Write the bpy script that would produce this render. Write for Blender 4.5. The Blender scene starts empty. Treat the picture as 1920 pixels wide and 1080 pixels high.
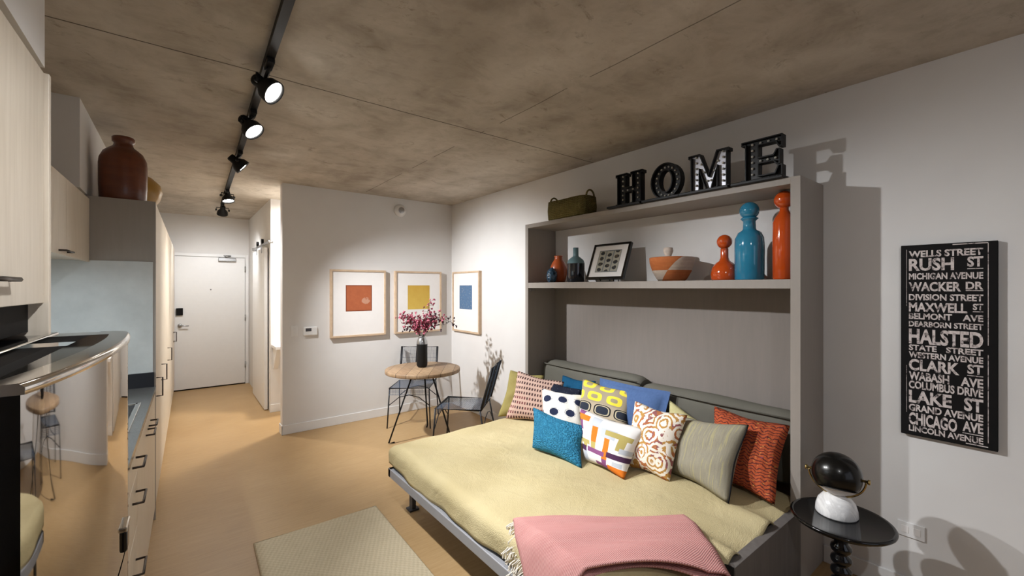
import bpy, bmesh, math, random
from mathutils import Vector, Matrix
R = math.radians
PI = math.pi
sc = bpy.context.scene
C = sc.collection
rnd = random.Random(7)

# ------------------------------------------------------------------ camera
cam = bpy.data.cameras.new('camera')
cam.sensor_width = 36.0
cam.lens = 798.0 / 1920.0 * 36.0
cam.shift_y = -1.0 / 1920.0
cam.clip_start = 0.02
cam_o = bpy.data.objects.new('camera', cam)
cam_o.location = (0, 0, 1.6)
cam_o.rotation_euler = (R(90), 0, R(-38.0))
C.objects.link(cam_o)
sc.camera = cam_o

# ------------------------------------------------------------------ world, exposure
w = bpy.data.worlds.new('world')
sc.world = w
w.use_nodes = True
w.node_tree.nodes['Background'].inputs[0].default_value = (0.8, 0.85, 1.0, 1)
w.node_tree.nodes['Background'].inputs[1].default_value = 0.7
sc.view_settings.view_transform = 'Standard'
sc.view_settings.look = 'None'
sc.view_settings.exposure = 0.5
sc.view_settings.gamma = 1.0
sc.cycles.use_denoising = True
sc.cycles.max_bounces = 12
sc.cycles.diffuse_bounces = 7
sc.cycles.sample_clamp_indirect = 6.0
SPOT_W = 150.0            # watts of every track spotlight
BATH_W = 38.0
UNDER_W = 6.0

# ------------------------------------------------------------------ helpers: colour and materials
def lin(c):
    return tuple(((v / 255.0) / 12.92 if v / 255.0 <= 0.04045 else ((v / 255.0 + 0.055) / 1.055) ** 2.4) for v in c)

class S:
    """a node socket with arithmetic"""
    def __init__(s, nt, sock): s.nt, s.k = nt, sock
    def _m(s, op, *a):
        n = s.nt.nodes.new('ShaderNodeMath'); n.operation = op
        for i, v in enumerate((s,) + a):
            if isinstance(v, S): s.nt.links.new(v.k, n.inputs[i])
            else: n.inputs[i].default_value = v
        return S(s.nt, n.outputs[0])
    def __add__(s, o): return s._m('ADD', o)
    def __sub__(s, o): return s._m('SUBTRACT', o)
    def __mul__(s, o): return s._m('MULTIPLY', o)
    def __truediv__(s, o): return s._m('DIVIDE', o)
    def lt(s, o): return s._m('LESS_THAN', o)
    def gt(s, o): return s._m('GREATER_THAN', o)
    def fract(s): return s._m('FRACT')
    def floor(s): return s._m('FLOOR')
    def abs(s): return s._m('ABSOLUTE')
    def pow(s, p): return s._m('POWER', p)
    def mod(s, p): return s._m('MODULO', p)
    def sin(s): return s._m('SINE')
    def sqrt(s): return s._m('SQRT')
    def max(s, o): return s._m('MAXIMUM', o)
    def min(s, o): return s._m('MINIMUM', o)

class Mt:
    def __init__(s, name, rough=0.6, metal=0.0, spec=0.5, coat=0.0):
        s.m = bpy.data.materials.new(name); s.m.use_nodes = True
        s.nt = s.m.node_tree
        s.b = s.nt.nodes['Principled BSDF']
        s.b.inputs['Roughness'].default_value = rough
        s.b.inputs['Metallic'].default_value = metal
        s.b.inputs['Specular IOR Level'].default_value = spec
        s.b.inputs['Coat Weight'].default_value = coat
        s.b.inputs['Coat Roughness'].default_value = 0.05
        s.tc = None
    def coord(s, kind='Object', scale=(1, 1, 1), rot=(0, 0, 0)):
        if s.tc is None: s.tc = s.nt.nodes.new('ShaderNodeTexCoord')
        mp = s.nt.nodes.new('ShaderNodeMapping')
        mp.inputs['Scale'].default_value = scale
        mp.inputs['Rotation'].default_value = rot
        s.nt.links.new(s.tc.outputs[kind], mp.inputs[0])
        return mp.outputs[0]
    def xyz(s, kind='UV', **k):
        n = s.nt.nodes.new('ShaderNodeSeparateXYZ')
        s.nt.links.new(s.coord(kind, **k), n.inputs[0])
        return [S(s.nt, o) for o in n.outputs]
    def noise(s, scale=5, detail=4, rough=0.5, kind='Object', stretch=(1, 1, 1), rot=(0, 0, 0), dist=0.0):
        n = s.nt.nodes.new('ShaderNodeTexNoise')
        n.inputs['Scale'].default_value = scale
        n.inputs['Detail'].default_value = detail
        n.inputs['Roughness'].default_value = rough
        n.inputs['Distortion'].default_value = dist
        s.nt.links.new(s.coord(kind, stretch, rot), n.inputs['Vector'])
        return S(s.nt, n.outputs['Fac'])
    def voro(s, scale=5, kind='Object', stretch=(1, 1, 1), feature='F1', out='Distance'):
        n = s.nt.nodes.new('ShaderNodeTexVoronoi')
        n.feature = feature
        n.inputs['Scale'].default_value = scale
        s.nt.links.new(s.coord(kind, stretch), n.inputs['Vector'])
        return S(s.nt, n.outputs[out])
    def ramp(s, fac, stops):
        n = s.nt.nodes.new('ShaderNodeValToRGB')
        e = n.color_ramp.elements
        while len(e) < len(stops): e.new(0.5)
        for i, (p, c) in enumerate(stops):
            e[i].position = p; e[i].color = (*c, 1)
        s.nt.links.new(fac.k, n.inputs[0])
        return S(s.nt, n.outputs[0])
    def mix(s, fac, a, b):
        n = s.nt.nodes.new('ShaderNodeMix'); n.data_type = 'RGBA'
        if isinstance(fac, S): s.nt.links.new(fac.k, n.inputs[0])
        else: n.inputs[0].default_value = fac
        for i, v in ((6, a), (7, b)):
            if isinstance(v, S): s.nt.links.new(v.k, n.inputs[i])
            else: n.inputs[i].default_value = (*v, 1)
        return S(s.nt, n.outputs[2])
    def col(s, c):
        if isinstance(c, S): s.nt.links.new(c.k, s.b.inputs['Base Color'])
        else: s.b.inputs['Base Color'].default_value = (*c, 1)
        return s
    def rgh(s, v):
        s.nt.links.new(v.k, s.b.inputs['Roughness']); return s
    def bump(s, h, strength=0.3, dist=0.01):
        n = s.nt.nodes.new('ShaderNodeBump')
        n.inputs['Strength'].default_value = strength
        n.inputs['Distance'].default_value = dist
        s.nt.links.new(h.k, n.inputs['Height'])
        s.nt.links.new(n.outputs[0], s.b.inputs['Normal'])
        return s

def plain(name, rgb, rough=0.6, metal=0.0, spec=0.5, coat=0.0, var=0.05, scale=20):
    m = Mt(name, rough, metal, spec, coat)
    c = lin(rgb)
    if var:
        n = m.noise(scale, 3)
        m.col(m.ramp(n, [(0.3, tuple(v * (1 - var) for v in c)), (0.7, tuple(min(1, v * (1 + var)) for v in c))]))
    else: m.col(c)
    return m.m

def emis(name, rgb, strength):
    m = Mt(name); m.col(lin(rgb))
    m.b.inputs['Emission Color'].default_value = (*lin(rgb), 1)
    m.b.inputs['Emission Strength'].default_value = strength
    return m.m

def grained(name, c1, c2, rough=0.5, scale=6, stretch=(1, 1, 14), spec=0.4, coat=0.0):
    m = Mt(name, rough, 0, spec, coat)
    n = m.noise(scale, 6, 0.6, stretch=stretch)
    m.col(m.ramp(n, [(0.3, lin(c1)), (0.7, lin(c2))]))
    return m.m

def woven(name, c1, c2, scale=220, rough=0.9, bump=0.25):
    m = Mt(name, rough, 0, 0.2)
    n = m.noise(9, 4); v = m.noise(scale, 2)
    m.col(m.mix(n * 0.5 + v * 0.5, lin(c1), lin(c2)))
    m.bump(v, bump, 0.002)
    return m.m

# ------------------------------------------------------------------ helpers: meshes
frames = {}
class B:
    """collects shapes in world coordinates; build() links ONE mesh object"""
    def __init__(s): s.bm = bmesh.new(); s.mi = 0
    def _faces(s, before):
        for f in s.bm.faces[before:] if False else []: pass
    def box(s, x0, y0, z0, x1, y1, z1, mi=0):
        v = [s.bm.verts.new((x, y, z)) for x in (x0, x1) for y in (y0, y1) for z in (z0, z1)]
        for q in ((0, 1, 3, 2), (4, 6, 7, 5), (0, 4, 5, 1), (2, 3, 7, 6), (0, 2, 6, 4), (1, 5, 7, 3)):
            f = s.bm.faces.new([v[i] for i in q]); f.material_index = mi
        return s
    def hexa(s, pts, mi=0):
        """8 points: 4 bottom (ccw), 4 top"""
        v = [s.bm.verts.new(p) for p in pts]
        for q in ((3, 2, 1, 0), (4, 5, 6, 7), (0, 1, 5, 4), (1, 2, 6, 5), (2, 3, 7, 6), (3, 0, 4, 7)):
            f = s.bm.faces.new([v[i] for i in q]); f.material_index = mi
        return s
    def lathe(s, prof, base=(0, 0, 0), n=32, axis=None, mi=0, smooth=True):
        b = Vector(base)
        M = Matrix.Translation(b)
        if axis is not None:
            M = M @ Vector((0, 0, 1)).rotation_difference(Vector(axis).normalized()).to_matrix().to_4x4()
        rings = []
        for r, z in prof:
            if r < 1e-6: rings.append([s.bm.verts.new(M @ Vector((0, 0, z)))])
            else: rings.append([s.bm.verts.new(M @ Vector((r * math.cos(2 * PI * i / n), r * math.sin(2 * PI * i / n), z))) for i in range(n)])
        for a, c in zip(rings, rings[1:]):
            for i in range(n):
                j = (i + 1) % n
                if len(a) == 1 and len(c) == 1: continue
                if len(a) == 1: f = s.bm.faces.new((a[0], c[i], c[j]))
                elif len(c) == 1: f = s.bm.faces.new((a[i], a[j], c[0]))
                else: f = s.bm.faces.new((a[i], a[j], c[j], c[i]))
                f.material_index = mi; f.smooth = smooth
        return s
    def cyl(s, p0, p1, r0, r1=None, n=16, mi=0):
        p0 = Vector(p0); p1 = Vector(p1); L = (p1 - p0).length
        r1 = r0 if r1 is None else r1
        return s.lathe([(0, 0), (r0, 0), (r1, L), (0, L)], p0, n, p1 - p0, mi, smooth=False if n < 7 else True)
    def ball(s, c, r, n=16, mi=0, sz=1.0):
        m = max(4, n // 2)
        return s.lathe([(r * math.sin(PI * i / m) if 0 < i < m else 0, -r * sz * math.cos(PI * i / m)) for i in range(m + 1)], c, n, None, mi)
    def tube(s, pts, r, n=8, closed=False, mi=0, rr=None):
        P = [Vector(p) for p in pts]; N = len(P)
        rings = []; prev = None
        for i, p in enumerate(P):
            if closed: t = (P[(i + 1) % N] - P[i - 1])
            else: t = P[min(i + 1, N - 1)] - P[max(i - 1, 0)]
            t.normalize()
            if prev is None:
                u = t.cross(Vector((0, 0, 1)))
                if u.length < 1e-3: u = t.cross(Vector((1, 0, 0)))
            else: u = prev - t * prev.dot(t)
            u.normalize(); prev = u; v = t.cross(u)
            q = rr[i] if rr else r
            rings.append([s.bm.verts.new(p + (u * math.cos(2 * PI * k / n) + v * math.sin(2 * PI * k / n)) * q) for k in range(n)])
        for i in range(N if closed else N - 1):
            a, c = rings[i], rings[(i + 1) % N]
            for k in range(n):
                f = s.bm.faces.new((a[k], a[(k + 1) % n], c[(k + 1) % n], c[k])); f.smooth = n > 5; f.material_index = mi
        if not closed:
            s.bm.faces.new(rings[0][::-1]).material_index = mi; s.bm.faces.new(rings[-1]).material_index = mi
        return s
    def prism(s, poly, fn, d0, d1, mi=0):
        """poly: 2-D points; fn(a,b,d) -> world"""
        a = [s.bm.verts.new(fn(p[0], p[1], d0)) for p in poly]
        c = [s.bm.verts.new(fn(p[0], p[1], d1)) for p in poly]
        n = len(poly)
        s.bm.faces.new(a).material_index = mi; s.bm.faces.new(c[::-1]).material_index = mi
        for i in range(n): s.bm.faces.new((a[i], c[i], c[(i + 1) % n], a[(i + 1) % n])).material_index = mi
        return s
    def grid(s, fn, nu, nv, mi=0, uv=True, flip=False):
        V = [[s.bm.verts.new(fn(i / nu, j / nv)) for j in range(nv + 1)] for i in range(nu + 1)]
        L = s.bm.loops.layers.uv.verify() if uv else None
        for i in range(nu):
            for j in range(nv):
                q = [(i, j), (i + 1, j), (i + 1, j + 1), (i, j + 1)]
                if flip: q = q[::-1]
                f = s.bm.faces.new([V[a][b] for a, b in q]); f.smooth = True; f.material_index = mi
                if uv:
                    for l, (a, b) in zip(f.loops, q): l[L].uv = (a / nu, b / nv)
        return V
    def xf(s, M): s.bm.transform(M); return s
    def build(s, name, mat, parent=None, bevel=0, solid=0, subsurf=0, loc=None, normals=True, smooth=None, offset=-1):
        bm = s.bm
        if normals: bmesh.ops.recalc_face_normals(bm, faces=bm.faces)
        if smooth is not None:
            for f in bm.faces: f.smooth = smooth
        M = Matrix.Identity(4)
        if parent is not None: M = frames.get(parent.name, M)
        elif loc is not None: M = Matrix.Translation(loc)
        bm.transform(M.inverted())
        me = bpy.data.meshes.new(name); bm.to_mesh(me); bm.free()
        for m in (mat if isinstance(mat, (list, tuple)) else [mat]): me.materials.append(m)
        o = bpy.data.objects.new(name, me); C.objects.link(o)
        if parent is not None: o.parent = parent
        elif loc is not None: o.location = loc
        frames[o.name] = M
        if solid:
            d = o.modifiers.new('solid', 'SOLIDIFY'); d.thickness = solid; d.offset = offset
        if subsurf:
            d = o.modifiers.new('sub', 'SUBSURF'); d.levels = subsurf; d.render_levels = subsurf
        if bevel:
            d = o.modifiers.new('bevel', 'BEVEL'); d.width = bevel; d.segments = 2; d.limit_method = 'ANGLE'; d.angle_limit = R(50)
        return o

def tag(o, label=None, cat=None, group=None, kind=None):
    if label: o['label'] = label
    if cat: o['category'] = cat
    if group: o['group'] = group
    if kind: o['kind'] = kind
    return o
def thing(name, label, cat, loc=(0, 0, 0), rz=0.0, group=None, kind=None):
    o = bpy.data.objects.new(name, None); C.objects.link(o)
    o.location = loc; o.rotation_euler = (0, 0, rz); o.empty_display_size = 0.1
    frames[o.name] = Matrix.Translation(loc) @ Matrix.Rotation(rz, 4, 'Z')
    return tag(o, label, cat, group, kind)
def struct(name, b, mat, label=None, **k):
    o = b.build(name, mat, **k); tag(o, label, 'room', None, 'structure'); return o
def copy_tree(o, parent=None):
    c = o.copy(); C.objects.link(c); c.parent = parent
    frames[c.name] = frames.get(o.name, Matrix.Identity(4))
    for ch in list(o.children): copy_tree(ch, c)
    return c
def pl(name, *a):
    return name

# ------------------------------------------------------------------ materials
M = {}
mw = Mt('wall_paint', 0.75, 0, 0.25)
n = mw.noise(3, 3); mw.col(mw.ramp(n, [(0.3, lin((214, 211, 208))), (0.7, lin((218, 216, 213)))])); mw.bump(mw.noise(160, 2), 0.06, 0.002)
M['wall'] = mw.m
M['white'] = plain('white_satin_paint', (222, 221, 219), 0.4, var=0.01)
# concrete ceiling with formwork seams
mc = Mt('cast_concrete', 0.85, 0, 0.2)
big = mc.noise(0.9, 5, 0.6, stretch=(1.6, 0.8, 1)); mid = mc.noise(3.6, 9, 0.68, stretch=(0.9, 1.15, 1), dist=0.4); sm = mc.noise(26, 6, 0.7)
base = mc.ramp(big * 0.55 + mid * 0.45, [(0.38, lin((150, 140, 127))), (0.5, lin((182, 173, 160))), (0.61, lin((205, 197, 185)))])
blot = mc.ramp(mid, [(0.54, (0, 0, 0)), (0.66, (1, 1, 1))])
spots = mc.ramp(mc.noise(9, 6, 0.78, stretch=(0.7, 1, 1), dist=0.5), [(0.59, (0, 0, 0)), (0.70, (1, 1, 1))])
c1 = mc.mix(blot * 0.4, base, lin((126, 109, 88)))
c2 = mc.mix(spots * 0.6, c1, lin((112, 98, 80)))
X, Y, Z = mc.xyz('Object')
wob = (mc.noise(2.5, 2) - 0.5) * 0.02
s1 = (Y - 2.6 + wob).abs().lt(0.0045); s2 = (X - 1.747 + wob).abs().lt(0.0035)
sfac = mc.noise(3, 3)
s2b = s2 * sfac.gt(0.42) * 0.65
mc.col(mc.mix((s1 * 0.85).max(s2b), mc.mix(sm * 0.25, c2, lin((170, 160, 146))), lin((52, 44, 36))))
mc.bump(mid * 0.7 + sm * 0.3, 0.25, 0.01)
M['concrete'] = mc.m
# floor: wood look sheet with fine streaks across the room
mf = Mt('wood_look_floor', 0.42, 0, 0.35)
a = mf.noise(5, 8, 0.65, stretch=(1.0, 14, 1)); b_ = mf.noise(1.4, 4); d_ = mf.noise(60, 4, 0.6, stretch=(1, 9, 1))
cc = mf.ramp(a * 0.6 + b_ * 0.4, [(0.35, lin((162, 130, 88))), (0.5, lin((174, 143, 100))), (0.65, lin((184, 154, 112)))])
mf.col(mf.mix(d_ * 0.35, cc, lin((146, 114, 74))))
mf.rgh(a * 0.15 + 0.36)
M['floor'] = mf.m
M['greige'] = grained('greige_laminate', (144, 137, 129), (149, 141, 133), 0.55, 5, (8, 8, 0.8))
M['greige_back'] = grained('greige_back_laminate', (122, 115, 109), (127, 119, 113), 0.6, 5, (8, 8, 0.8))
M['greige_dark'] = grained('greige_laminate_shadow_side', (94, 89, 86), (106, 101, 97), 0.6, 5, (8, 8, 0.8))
M['cream'] = grained('cream_wood_laminate', (204, 192, 174), (217, 206, 189), 0.42, 5, (10, 10, 0.8))
M['panel'] = grained('grey_stone_panel', (186, 190, 188), (200, 204, 202), 0.45, 7, (1, 1, 1))
M['counter'] = plain('dark_grey_quartz', (98, 98, 96), 0.25, spec=0.6, var=0.15, scale=300)
M['black_stone'] = plain('black_upstand', (28, 30, 36), 0.3)
M['black'] = plain('black_powder_coat', (15, 15, 16), 0.5, spec=0.3, var=0.1)
M['blackgloss'] = plain('black_gloss_lacquer', (7, 7, 8), 0.1, spec=0.45, coat=0.15, var=0)
M['blackmatte'] = plain('black_plastic', (20, 19, 19), 0.7, spec=0.15, var=0.1)
M['chrome'] = plain('polished_chrome', (205, 203, 200), 0.08, 1.0, var=0)
M['steel'] = plain('mirror_stainless', (176, 172, 168), 0.035, 1.0, var=0.01)
M['brushed'] = plain('brushed_steel', (170, 170, 170), 0.3, 1.0, var=0.06, scale=60)
M['grey_metal'] = plain('grey_painted_steel', (150, 150, 154), 0.45, 0.1, var=0.03)
M['darkgrey'] = plain('dark_grey_steel', (70, 70, 74), 0.5, 0.2)
M['brass'] = plain('antique_brass', (190, 165, 110), 0.25, 1.0, var=0.05)
M['marble'] = Mt('white_marble', 0.3, 0, 0.5).m
_m = Mt('white_marble', 0.25); nn = _m.noise(6, 8, 0.7, dist=1.5)
_m.col(_m.ramp(nn, [(0.4, lin((236, 235, 233))), (0.52, lin((214, 213, 212))), (0.6, lin((238, 237, 235)))])); M['marble'] = _m.m
M['handle'] = plain('dark_bronze_pull', (70, 62, 56), 0.35, 0.8)
M['lens'] = emis('glowing_lamp_face', (255, 252, 246), 22.0)
M['bathlens'] = emis('glowing_diffuser', (255, 248, 236), 6.0)
M['strip'] = emis('led_strip', (215, 238, 255), 8.0)
M['oak_frame'] = grained('pale_oak_moulding', (186, 160, 132), (205, 180, 152), 0.5, 12, (1, 1, 1))
M['mat_board'] = plain('white_mat_board', (226, 222, 218), 0.8, var=0.01)
M['cover'] = None
_m = Mt('khaki_bed_cover', 0.8, 0, 0.25)
nn = _m.noise(2.2, 4); tw = _m.noise(240, 2, stretch=(1, 1, 1))
_m.col(_m.ramp(nn, [(0.35, lin((186, 170, 128))), (0.65, lin((197, 182, 141)))]))
_m.bump(tw * 0.25 + _m.noise(7, 4, 0.55, dist=0.6) * 0.75, 0.5, 0.035); M['cover'] = _m.m
M['bolster'] = woven('olive_grey_wool', (88, 86, 78), (106, 103, 94), 260)
# rug
_m = Mt('jute_weave', 0.95, 0, 0.1)
x, y, z = _m.xyz('Object')
wv = ((x * 230 + y * 60).sin() * (y * 170).sin()) * 0.5 + 0.5
nn = _m.noise(12, 5); nf = _m.noise(130, 3, stretch=(2, 0.6, 1))
_m.col(_m.mix(nf * 0.6 + wv * 0.4, _m.mix(nn, lin((152, 138, 112)), lin((178, 164, 138))), lin((204, 190, 162))))
_m.bump(wv * 0.6 + nf * 0.4, 0.6, 0.004); M['rug'] = _m.m
# round table: planked oak
_m = Mt('planked_oak', 0.5, 0, 0.4)
x, y, z = _m.xyz('Object', rot=(0, 0, R(35)))
pk = (x * 9).floor(); gap = (x * 9).fract().lt(0.035)
g = _m.noise(5, 6, 0.65, stretch=(10, 1, 1), rot=(0, 0, R(35)))
tone = ((pk * 12.9898).sin() * 43758.5).fract()
_m.col(_m.mix(gap, _m.mix(tone * 0.45, _m.ramp(g, [(0.3, lin((128, 104, 78))), (0.7, lin((176, 148, 116)))]), lin((120, 92, 68))), lin((60, 44, 32)))); M['oak'] = _m.m

# ------------------------------------------------------------------ room shell
W = 2.975; ZC = 2.736; YP = 5.17; YE = 8.35; XL = -0.87; YB = -2.3
def box(*a): return B().box(*a)
struct('floor', box(XL - .1, YB - .1, -0.1, W + .1, YE + .1, 0), M['floor'], 'pale wood-look floor')
struct('ceiling', box(XL - .1, YB - .1, ZC, W + .1, YE + .1, ZC + 0.1), M['concrete'], 'bare concrete ceiling')
struct('wall_right', box(W, YB - .1, 0, W + .1, YE + .1, ZC), M['wall'], 'white wall behind the wall bed')
struct('wall_back', box(0.88, YP, 0, W, YP + 0.12, ZC), M['wall'], 'white partition wall behind the round table')
struct('wall_end', box(XL, YE, 0, W, YE + .1, ZC), M['wall'], 'white wall around the entrance door')
struct('wall_left', box(XL - .1, YB - .1, 0, XL, YE + .1, ZC), M['wall'], 'white wall behind the kitchen')
wf = B()
for q in ((XL, 0, 0.3, ZC), (2.5, 0, W, ZC), (0.3, 0, 2.5, 0.55), (0.3, 2.5, 2.5, ZC)): wf.box(q[0], YB - .1, q[1], q[2], YB, q[3])
struct('wall_front', wf, M['wall'], 'white wall behind the viewer, with an opening for the added window')
wf = B()
for q in ((0.3, .55, .36, 2.5), (2.44, .55, 2.5, 2.5), (.36, .55, 2.44, .61), (.36, 2.44, 2.44, 2.5), (1.375, .61, 1.425, 2.44)): wf.box(q[0], YB - .09, q[1], q[2], YB - .03, q[3])
wo = struct('fill_window_1', wf, M['darkgrey'], 'dark framed unseen window behind the viewer, added for fill light')  # unseen window, added to let soft fill light into the room
gm = bpy.data.materials.new('fill_window_glass'); gm.use_nodes = True
gn = gm.node_tree; gn.nodes.clear()
go_ = gn.nodes.new('ShaderNodeOutputMaterial'); gx = gn.nodes.new('ShaderNodeMixShader'); gt_ = gn.nodes.new('ShaderNodeBsdfTransparent'); gg = gn.nodes.new('ShaderNodeBsdfGlossy')
gg.inputs['Roughness'].default_value = 0.02; gx.inputs[0].default_value = 0.07
gn.links.new(gt_.outputs[0], gx.inputs[1]); gn.links.new(gg.outputs[0], gx.inputs[2]); gn.links.new(gx.outputs[0], go_.inputs[0])
B().box(.355, YB - .063, .605, 1.38, YB - .058, 2.445).build('fill_window_pane', gm, wo)
B().box(1.42, YB - .063, .605, 2.445, YB - .058, 2.445).build('fill_window_pane', gm, wo)
pl_ = bpy.data.lights.new('fill_window_portal', 'AREA'); pl_.shape = 'RECTANGLE'; pl_.size = 2.2; pl_.size_y = 1.95; pl_.cycles.is_portal = True
po = bpy.data.objects.new('fill_window_portal', pl_); C.objects.link(po); po.location = (1.4, YB - .12, 1.52); po.rotation_euler = (R(-90), 0, R(180))
struct('wall_alcove', box(0.92, 6.2, 0, W, YE, ZC), M['wall'], 'white wall block beside the entrance')
struct('wall_bulkhead', box(XL, 3.6, 2.2, -0.47, YE, ZC), M['wall'], 'white bulkhead above the kitchen cupboards')
struct('wall_soffit', box(XL, -0.6, 2.22, -0.30, 1.76, ZC), M['wall'], 'white soffit above the fridge cupboard')
def skirting(name, x0, y0, x1, y1): struct(name, box(x0, y0, 0, x1, y1, 0.1), M['white'], 'white baseboard', bevel=0.003)
skirting('baseboard_back', 0.87, YP - 0.012, W, YP)
skirting('baseboard_partition', 0.868, YP - 0.012, 0.88, YP + 0.13)
skirting('baseboard_right', W - 0.012, 3.15, W, YP - .012)
skirting('baseboard_window', W - 0.012, YB, W, 0.84)
skirting('baseboard_alcove', 0.91, 6.188, W, 6.2)

# entrance door
D = thing('door_1', 'white entrance door with black lock and closer', 'door', (0.4, YE, 0), kind='structure')
dy = YE
B().box(-0.07, dy - 0.03, 0.02, 0.86, dy, 2.085).build('door_leaf', M['white'], D, bevel=0.003)
B().box(-0.07, dy - 0.012, 0, 0.865, dy + 0.0, 0.02).build('door_sweep', M['blackmatte'], D)
fb = B(); fb.box(0.865, dy - 0.022, 0, 0.915, dy, 2.14); fb.box(-0.07, dy - 0.022, 2.092, 0.865, dy, 2.14)
fb.build('door_frame', M['white'], D, bevel=0.003)
cl = B().box(0.49, dy - 0.085, 2.02, 0.73, dy - 0.03, 2.08).build('door_closer', M['brushed'], D, bevel=0.008)
B().tube([(0.6, dy - 0.07, 2.085), (0.56, dy - 0.13, 2.11), (0.66, dy - 0.04, 2.115)], 0.009).build('closer_arm', M['brushed'], cl)
B().box(-0.042, dy - 0.06, 1.17, 0.042, dy - 0.03, 1.28).build('card_reader', M['blackmatte'], D, bevel=0.006)
lv = B().lathe([(0, 0), (0.03, 0), (0.026, 0.02), (0, 0.02)], (0.005, dy - 0.03, 1.01), 20, (0, -1, 0))
lv.tube([(0.005, dy - 0.045, 1.01), (0.005, dy - 0.085, 1.01), (0.115, dy - 0.085, 1.005)], 0.009)
lv.build('lever_handle', M['brushed'], D)
B().lathe([(0, 0), (0.009, 0), (0.009, 0.006), (0, 0.006)], (0.394, dy - 0.03, 1.566), 12, (0, -1, 0)).build('peephole', M['darkgrey'], D)
for z in (1.9, 1.1, 0.32):
    B().cyl((0.862, dy - 0.036, z - 0.05), (0.862, dy - 0.036, z + 0.05), 0.009).build('hinge', M['brushed'], D)
# sliding barn door on the alcove block
D = thing('door_2', 'white sliding barn door on a steel rail', 'door', (0.88, 6.8, 0), kind='structure')
B().box(0.868, 6.33, 0.012, 0.905, 7.45, 2.12).build('door_leaf', M['white'], D, bevel=0.003)
B().box(0.872, 5.98, 2.155, 0.884, 7.5, 2.185).build('door_rail', M['brushed'], D, bevel=0.002)
for y in (6.02, 7.46): B().cyl((0.865, y, 2.17), (0.919, y, 2.17), 0.022).build('rail_stop', M['brushed'], D)
for y in (6.55, 7.0):
    B().cyl((0.862, y, 2.215), (0.888, y, 2.215), 0.035, n=24).build('roller', M['black'], D)
    B().box(0.862, y - 0.014, 2.06, 0.868, y + 0.014, 2.21).build('roller_strap', M['brushed'], D)
# vanity ledge in the alcove
t = thing('ledge_shelf', 'white ledge shelf in the bright alcove behind the partition', 'shelf', (1.4, 6.1, 0.85))
B().box(0.93, 5.9, 0.83, 1.9, 6.2, 0.87).build('shelf_board', M['white'], t, bevel=0.004)
B().hexa([(0.95, 6.18, 0.55), (1.0, 6.18, 0.55), (1.0, 6.2, 0.55), (0.95, 6.2, 0.55), (0.95, 5.95, 0.83), (1.0, 5.95, 0.83), (1.0, 6.2, 0.83), (0.95, 6.2, 0.83)]).build('shelf_bracket', M['white'], t)
t = thing('ceiling_lamp', 'round white ceiling lamp in the alcove behind the partition', 'lamp', (1.5, 5.75, ZC - 0.05))
B().lathe([(0, 0.05), (0.15, 0.05), (0.15, 0.012), (0.14, 0.0)], (1.5, 5.75, ZC - 0.05)).build('lamp_rim', M['white'], t)
B().lathe([(0, -0.01), (0.1, -0.008), (0.14, 0.004)], (1.5, 5.75, ZC - 0.05)).build('lamp_diffuser', M['bathlens'], t)
def area(name, loc, energy, size, rgb, parent=None, rot=(0, 0, 0), sy=None):
    l = bpy.data.lights.new(name, 'AREA'); l.energy = energy; l.size = size; l.color = rgb
    if sy: l.shape = 'RECTANGLE'; l.size_y = sy
    o = bpy.data.objects.new(name, l); C.objects.link(o); o.rotation_euler = rot
    if parent is not None:
        o.parent = parent; o.location = frames[parent.name].inverted() @ Vector(loc)
    else: o.location = loc
    return o
area('alcove_light', (1.5, 5.75, ZC - 0.07), BATH_W, 0.24, (1, 0.96, 0.9), t)

# ------------------------------------------------------------------ track lights
TRX = lambda y: 0.30 + 0.0235 * y - 0.01
TZ = 2.70
tr = thing('lighting_track', 'long black lighting track running along the concrete ceiling', 'lighting track', (TRX(2.5), 2.5, ZC))
bb = B(); y0, y1 = -1.6, 6.95
bb.hexa([(TRX(y0) - .018, y0, TZ), (TRX(y0) + .018, y0, TZ), (TRX(y1) + .018, y1, TZ), (TRX(y1) - .018, y1, TZ),
         (TRX(y0) - .018, y0, ZC), (TRX(y0) + .018, y0, ZC), (TRX(y1) + .018, y1, ZC), (TRX(y1) - .018, y1, ZC)])
bb.build('track_rail', M['black'], tr)
for yy in (0.4, 3.55):
    B().box(TRX(yy) - .022, yy - .06, TZ - .006, TRX(yy) + .022, yy + .06, ZC - .004).build('track_joiner', M['black'], tr, bevel=0.003)

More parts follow.
